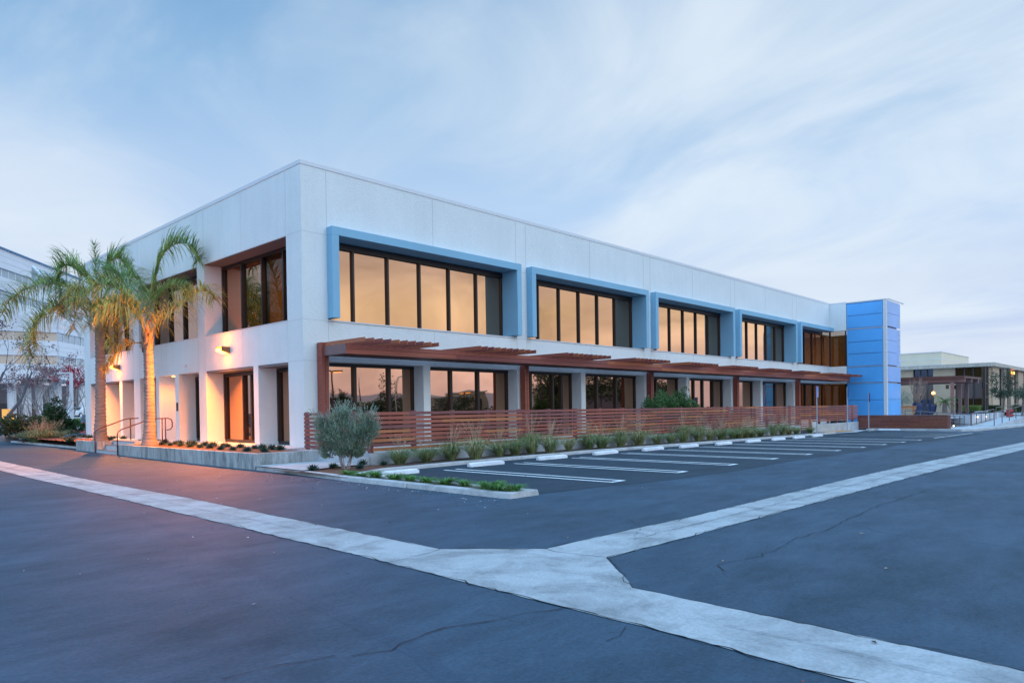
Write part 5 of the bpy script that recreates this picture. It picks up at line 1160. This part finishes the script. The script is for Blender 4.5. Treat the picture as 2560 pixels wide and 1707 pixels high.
# hedge, low white wall and cars beyond
q0 = W(155, 1060, 'd', 88); q1 = W(215, 1062, 'd', 84); m = MB(); m.bar((q0.x, q0.y, gz(q0.x, q0.y)+.55), (q1.x+3, q1.y-1, gz(q1.x, q1.y)+.55), .3, 1.0)
tag(recenter(m.build('garden_wall', pale_w), q0), 'long low white wall behind the bright green hedge', 'low wall')
m = MB(); random.seed(8)
for k in range(2600):
    p = q0.lerp(q1, random.random()*1.2)+Vector((random.uniform(-.4, .4)-.6, random.uniform(-.4, .4)-1.0, 0)); m.tone = jit((.20, .30, .05), .4); leafq(m, (p.x, p.y, gz(p.x, p.y)+.1+random.random()*.75), rdir()+Vector((0, 0, .5)), .2, .08)
tag(recenter(m.build('hedge', leaf), q0), 'bright yellow-green hedge before the low white wall at left', 'hedge')
def car(name, label, loc, rz, col, s=1):
    t = thing(name, label, 'car', (0, 0, 0)); m = MB()
    prof = [(-2.2, .35), (-2.25, .75), (-1.9, .95), (-1.3, 1.0), (-.7, 1.42), (.7, 1.45), (1.35, 1.02), (2.1, .88), (2.25, .6), (2.2, .35)]
    n = len(prof); v = []
    for y, k in ((-.88, 1), (.88, 1)):
        for x, z in prof: v.append((x, y*(.8 if z > 1.2 else 1), z))
    m.mesh(v, [tuple(range(n)), tuple(range(n, 2*n))[::-1]]+[(i, n+i, n+(i+1) % n, (i+1) % n) for i in range(n)]); m.build('body', mat('car_paint_'+label.split()[0], col, .3), t, bevel=.04)
    m = MB(); 
    for y in (-.86, .86): sg = 1 if y > 0 else -1; m.mesh([(-1.15, y+.0*sg, 1.03), (1.2, y, 1.03), (.68, y*.84, 1.38), (-.66, y*.84, 1.38)], [(0, 1, 2, 3)])
    m.mesh([(-1.34, -.7, 1.03), (-1.34, .7, 1.03), (-.74, .6, 1.4), (-.74, -.6, 1.4)], [(0, 1, 2, 3)]); m.mesh([(1.38, -.7, 1.04), (1.38, .7, 1.04), (.76, .6, 1.43), (.76, -.6, 1.43)], [(0, 1, 2, 3)]); m.build('window', mat('car_glass', (.03, .035, .04), .1), t)
    for x in (-1.4, 1.4):
        for y in (-.85, .85):
            m = MB(); m.tube([(x, y-.1, .34), (x, y+.1, .34)], .34, 14); w_ = m.build('wheel', tyrem, t); m = MB(); m.tube([(x, y-.11, .34), (x, y+.11, .34)], .2, 10); m.build('rim', coping, w_)
    for y in (-.6, .6): m = MB(); m.box(2.16, 2.27, y-.18, y+.18, .62, .76); m.build('headlight', steel_w, t)
    for y in (-.6, .6): m = MB(); m.box(-2.27, -2.16, y-.18, y+.18, .7, .82); m.build('tail_light', redk, t)
    t.location = loc; t.rotation_euler = (0, 0, rz); return t
q = W(203, 1046, 'd', 92); car('parked_car', 'white parked car seen beside the building edge at left', (q.x, q.y, gz(q.x, q.y)+.9), R(40), (.7, .72, .75))
q = W(213, 1066, 'd', 58); car('parked_car', 'dark parked car half hidden behind the left edge of the building', (q.x+.9, q.y+1.2, gz(q.x, q.y)), R(75), (.03, .035, .045))

# ------------------------------------------------------------------ what stands behind the viewer (seen in the window reflections)
def refl(px, py, yy):
    o = Vector((CX, CY, CZ)); P = W(px, py, 'y', DY); d = P-o; d.y = -d.y; s = (yy-P.y)/d.y; return P+d*s
c21 = lambda x, y: (780+x*400/2340, 800+y*400/2340)
m = MB(); n = 70; v = []
for i in range(n+1):
    x = -900+3200*i/n; h = 55+34*noise.noise(Vector((i*.17, 3, 1)))+14*noise.noise(Vector((i*.6, 1, 1)))
    for y, k in ((-1500, 0), (-1560, .35), (-1700, .8), (-1800, 1), (-2100, 0)): v.append((x, y, h*k-1))
m.mesh(v, [(i*5+j, i*5+j+1, (i+1)*5+j+1, (i+1)*5+j) for i in range(n) for j in range(4)]); o = m.build('hills', mat('hill_haze_violet', (.45, .36, .42), 1, .1, .01)); o['kind'] = 'structure'  # violet haze of distance is put into the hill colour
dleaf = (.05, .07, .03)
def bcrown(seed, h, w_, n=7):
    random.seed(seed); return [(random.uniform(-1, 1)*w_*.45, random.uniform(-1, 1)*w_*.45, h*(.4+.5*i/n), w_*random.uniform(.3, .5), h*.16) for i in range(n)]
for i, (px, pytop, yy, w_) in enumerate(((c21(525, 1010)[0], c21(525, 1010)[1], -62, 2.2), (c21(1215, 1000)[0], c21(1, 1000)[1], -60, 3.6), (c21(1390, 1090)[0], c21(1, 1090)[1], -55, 3.2), (c21(1020, 1120)[0], c21(1, 1130)[1], -50, 2.6), (c21(1900, 1075)[0], c21(1, 1075)[1], -58, 4.4), (c21(760, 1150)[0], c21(1, 1150)[1], -52, 4), (1166, 985, -55, 4), (1375, 930, -46, 6.5), (1420, 940, -42, 3.5), (1500, 938, -48, 7), (1560, 945, -44, 6), (1640, 930, -50, 8))):
    p = refl(px, pytop, yy); h = max(2.5, p.z)+(1.5 if i > 6 else 0)
    tree('street_tree', nth(i)+' dark tree across the lot behind the viewer, mirrored in the ground-floor windows', (p.x, yy, 0), h, bcrown(i+70, h, w_), dleaf, 4200 if i > 6 else 2200, .34 if i > 6 else .26, 300+i, .14, hole=-.3 if i > 6 else -.1, fr=.9, group='trees behind the viewer seen only mirrored')
p = refl(*c21(1070, 800), -58); tree('slender_tree', 'tall slender sparse tree mirrored in the first ground-floor window', (p.x, -58, 0), p.z, [(0, 0, p.z*k/9, .75, .7) for k in range(2, 9)], dleaf, 700, .3, 410, .1, hole=0)
for i, (px, py, yy) in enumerate(((839, 928, -38), (1168, 983, -70))):
    p = refl(px, py, yy); t = thing('parking_lamp', ('lit twin-headed parking lamp mirrored in the first ground-floor window', 'distant twin-headed lamp mirrored in the second ground-floor window')[i], 'lamp post', (p.x, yy, 0))
    m = MB(); m.tube([(p.x, yy, 0), (p.x, yy, p.z)], .09, 6); m.build('pole', rust, t)
    for s in (-1, 1): m = MB(); m.box(p.x+s*.15, p.x+s*1.0, yy-.2, yy+.2, p.z, p.z+.14); h_ = m.build('head', rust, t); m = MB(); m.box(p.x+s*.3, p.x+s*.95, yy-.15, yy+.15, p.z-.03, p.z-.005); m.build('lens', emit('lamp_glow', (1, .5, .1), 6), h_)
p = refl(*c21(1165, 835), -45); t = thing('street_lamp', 'curved-arm street lamp mirrored in the first ground-floor window', 'lamp post', (p.x, -45, 0)); m = MB(); m.tube([(p.x, -45, 0), (p.x, -45, p.z-.8), (p.x+.3, -45, p.z-.1), (p.x+1, -45, p.z+.1), (p.x+2.2, -45, p.z+.15)], .07, 6); m.build('pole', steel_w, t)
p = refl(*c21(700, 850), -90); m = MB(); m.tube([(p.x, -90, 0), (p.x, -90, p.z)], [.35, .05], 5); tag(recenter(m.build('antenna_mast', rust), (p.x, -90, 0)), 'tapering antenna mast mirrored in the first ground-floor window', 'mast')
for i, (a, b, yt, yy, colr) in enumerate(((c21(830, 0)[0], c21(1450, 0)[0], 1003, -75, (.5, .42, .34)), (c21(245, 0)[0], c21(600, 0)[0], 996, -66, (.12, .10, .10)), (1075, 1180, 993, -80, (.42, .36, .34)), (1195, 1225, 980, -85, (.40, .33, .27)), (1460, 1700, 965, -60, (.42, .33, .25)))):
    p = refl(a, yt, yy); q = refl(b, yt, yy); t = thing('warehouse', nth(i)+' low building from the left across the lot, mirrored in the ground-floor windows', 'building', ((p.x+q.x)/2, yy, 0), 'low buildings behind the viewer seen only mirrored')
    m = MB(); m.box(p.x, q.x, yy-12, yy, -.2, max(2.2, p.z)); m.build('wall', mat('warehouse_%d' % i, colr, .8, .1, .3), t)
    m = MB(); m.box(p.x-.2, q.x+.2, yy-12.2, yy+.2, max(2.2, p.z), max(2.2, p.z)+.25); m.build('roof', coping, t)
    m = MB(); m.box(p.x+1, p.x+1+.3*(q.x-p.x), yy+.0, yy+.04, .8, max(2.2, p.z)*.7); m.build('window', glass_n, t)
for i in range(8):
    random.seed(500+i); x = -42-random.random()*14; y = -6+i*6.5; h = 6+random.random()*4.5
    tree('boulevard_tree', nth(i)+' broad tree from the camera side, mirrored in the left-face windows', (x, y, 0), h, bcrown(i+90, h, 4.5), (.07, .09, .04), 800, .5, 520+i, .18, hole=-.05, fr=.8, group='trees west of the lot seen only mirrored')
m = MB(); random.seed(91)
for k in range(9000):
    x = random.uniform(-40, 75); y = -46+random.uniform(-1.5, 1.5); hh_ = 1.4+1.1*noise.noise(Vector((x*.16, 2, 2)))+.5*noise.noise(Vector((x*.7, 5, 2)))
    m.tone = jit((.05, .07, .03), .5); leafq(m, (x, y, random.random()**.8*max(.5, hh_+.3)), rdir(), .5, .3)
o = m.build('far_shrubbery', leaf); o['kind'] = 'stuff'; tag(o, 'dark mass of low shrubbery mirrored along the bottom of the ground-floor windows', 'shrubbery')
# fallen leaves on the paving
random.seed(9); LC = [mat('fallen_leaf_tan', (.42, .30, .20), .8), mat('fallen_leaf_red', (.30, .07, .04), .8), mat('fallen_leaf_pale', (.62, .60, .58), .8), mat('fallen_leaf_dark', (.04, .03, .03), .8)]
m = MB()
for k in range(420):
    if k < 230: x, y = random.uniform(-3.5, -2.75)-abs(random.gauss(0, .25)), random.uniform(-12.3, -2)
    elif k < 300: x, y = random.uniform(-6.5, -3), random.uniform(-14, 8)
    else: x, y = random.uniform(-14, 6), random.uniform(-20, 2)
    if -3.1 < x < -2.2 and y > -12.2: continue
    s = random.uniform(.012, .035); a = random.random()*6.28; z = gz(x, y)+.014; m.mi = random.choice((0, 0, 1, 2, 2, 3))
    m.mesh([(x+math.cos(a)*s, y+math.sin(a)*s, z), (x-math.sin(a)*s*.4, y+math.cos(a)*s*.4, z+.008), (x-math.cos(a)*s, y-math.sin(a)*s, z), (x+math.sin(a)*s*.4, y-math.cos(a)*s*.4, z+.004)], [(0, 1, 2, 3)])
o = m.build('leaf_litter', LC); o['kind'] = 'stuff'; tag(o, 'scattered small dry leaves and bits on the asphalt and along the kerb', 'leaf litter')
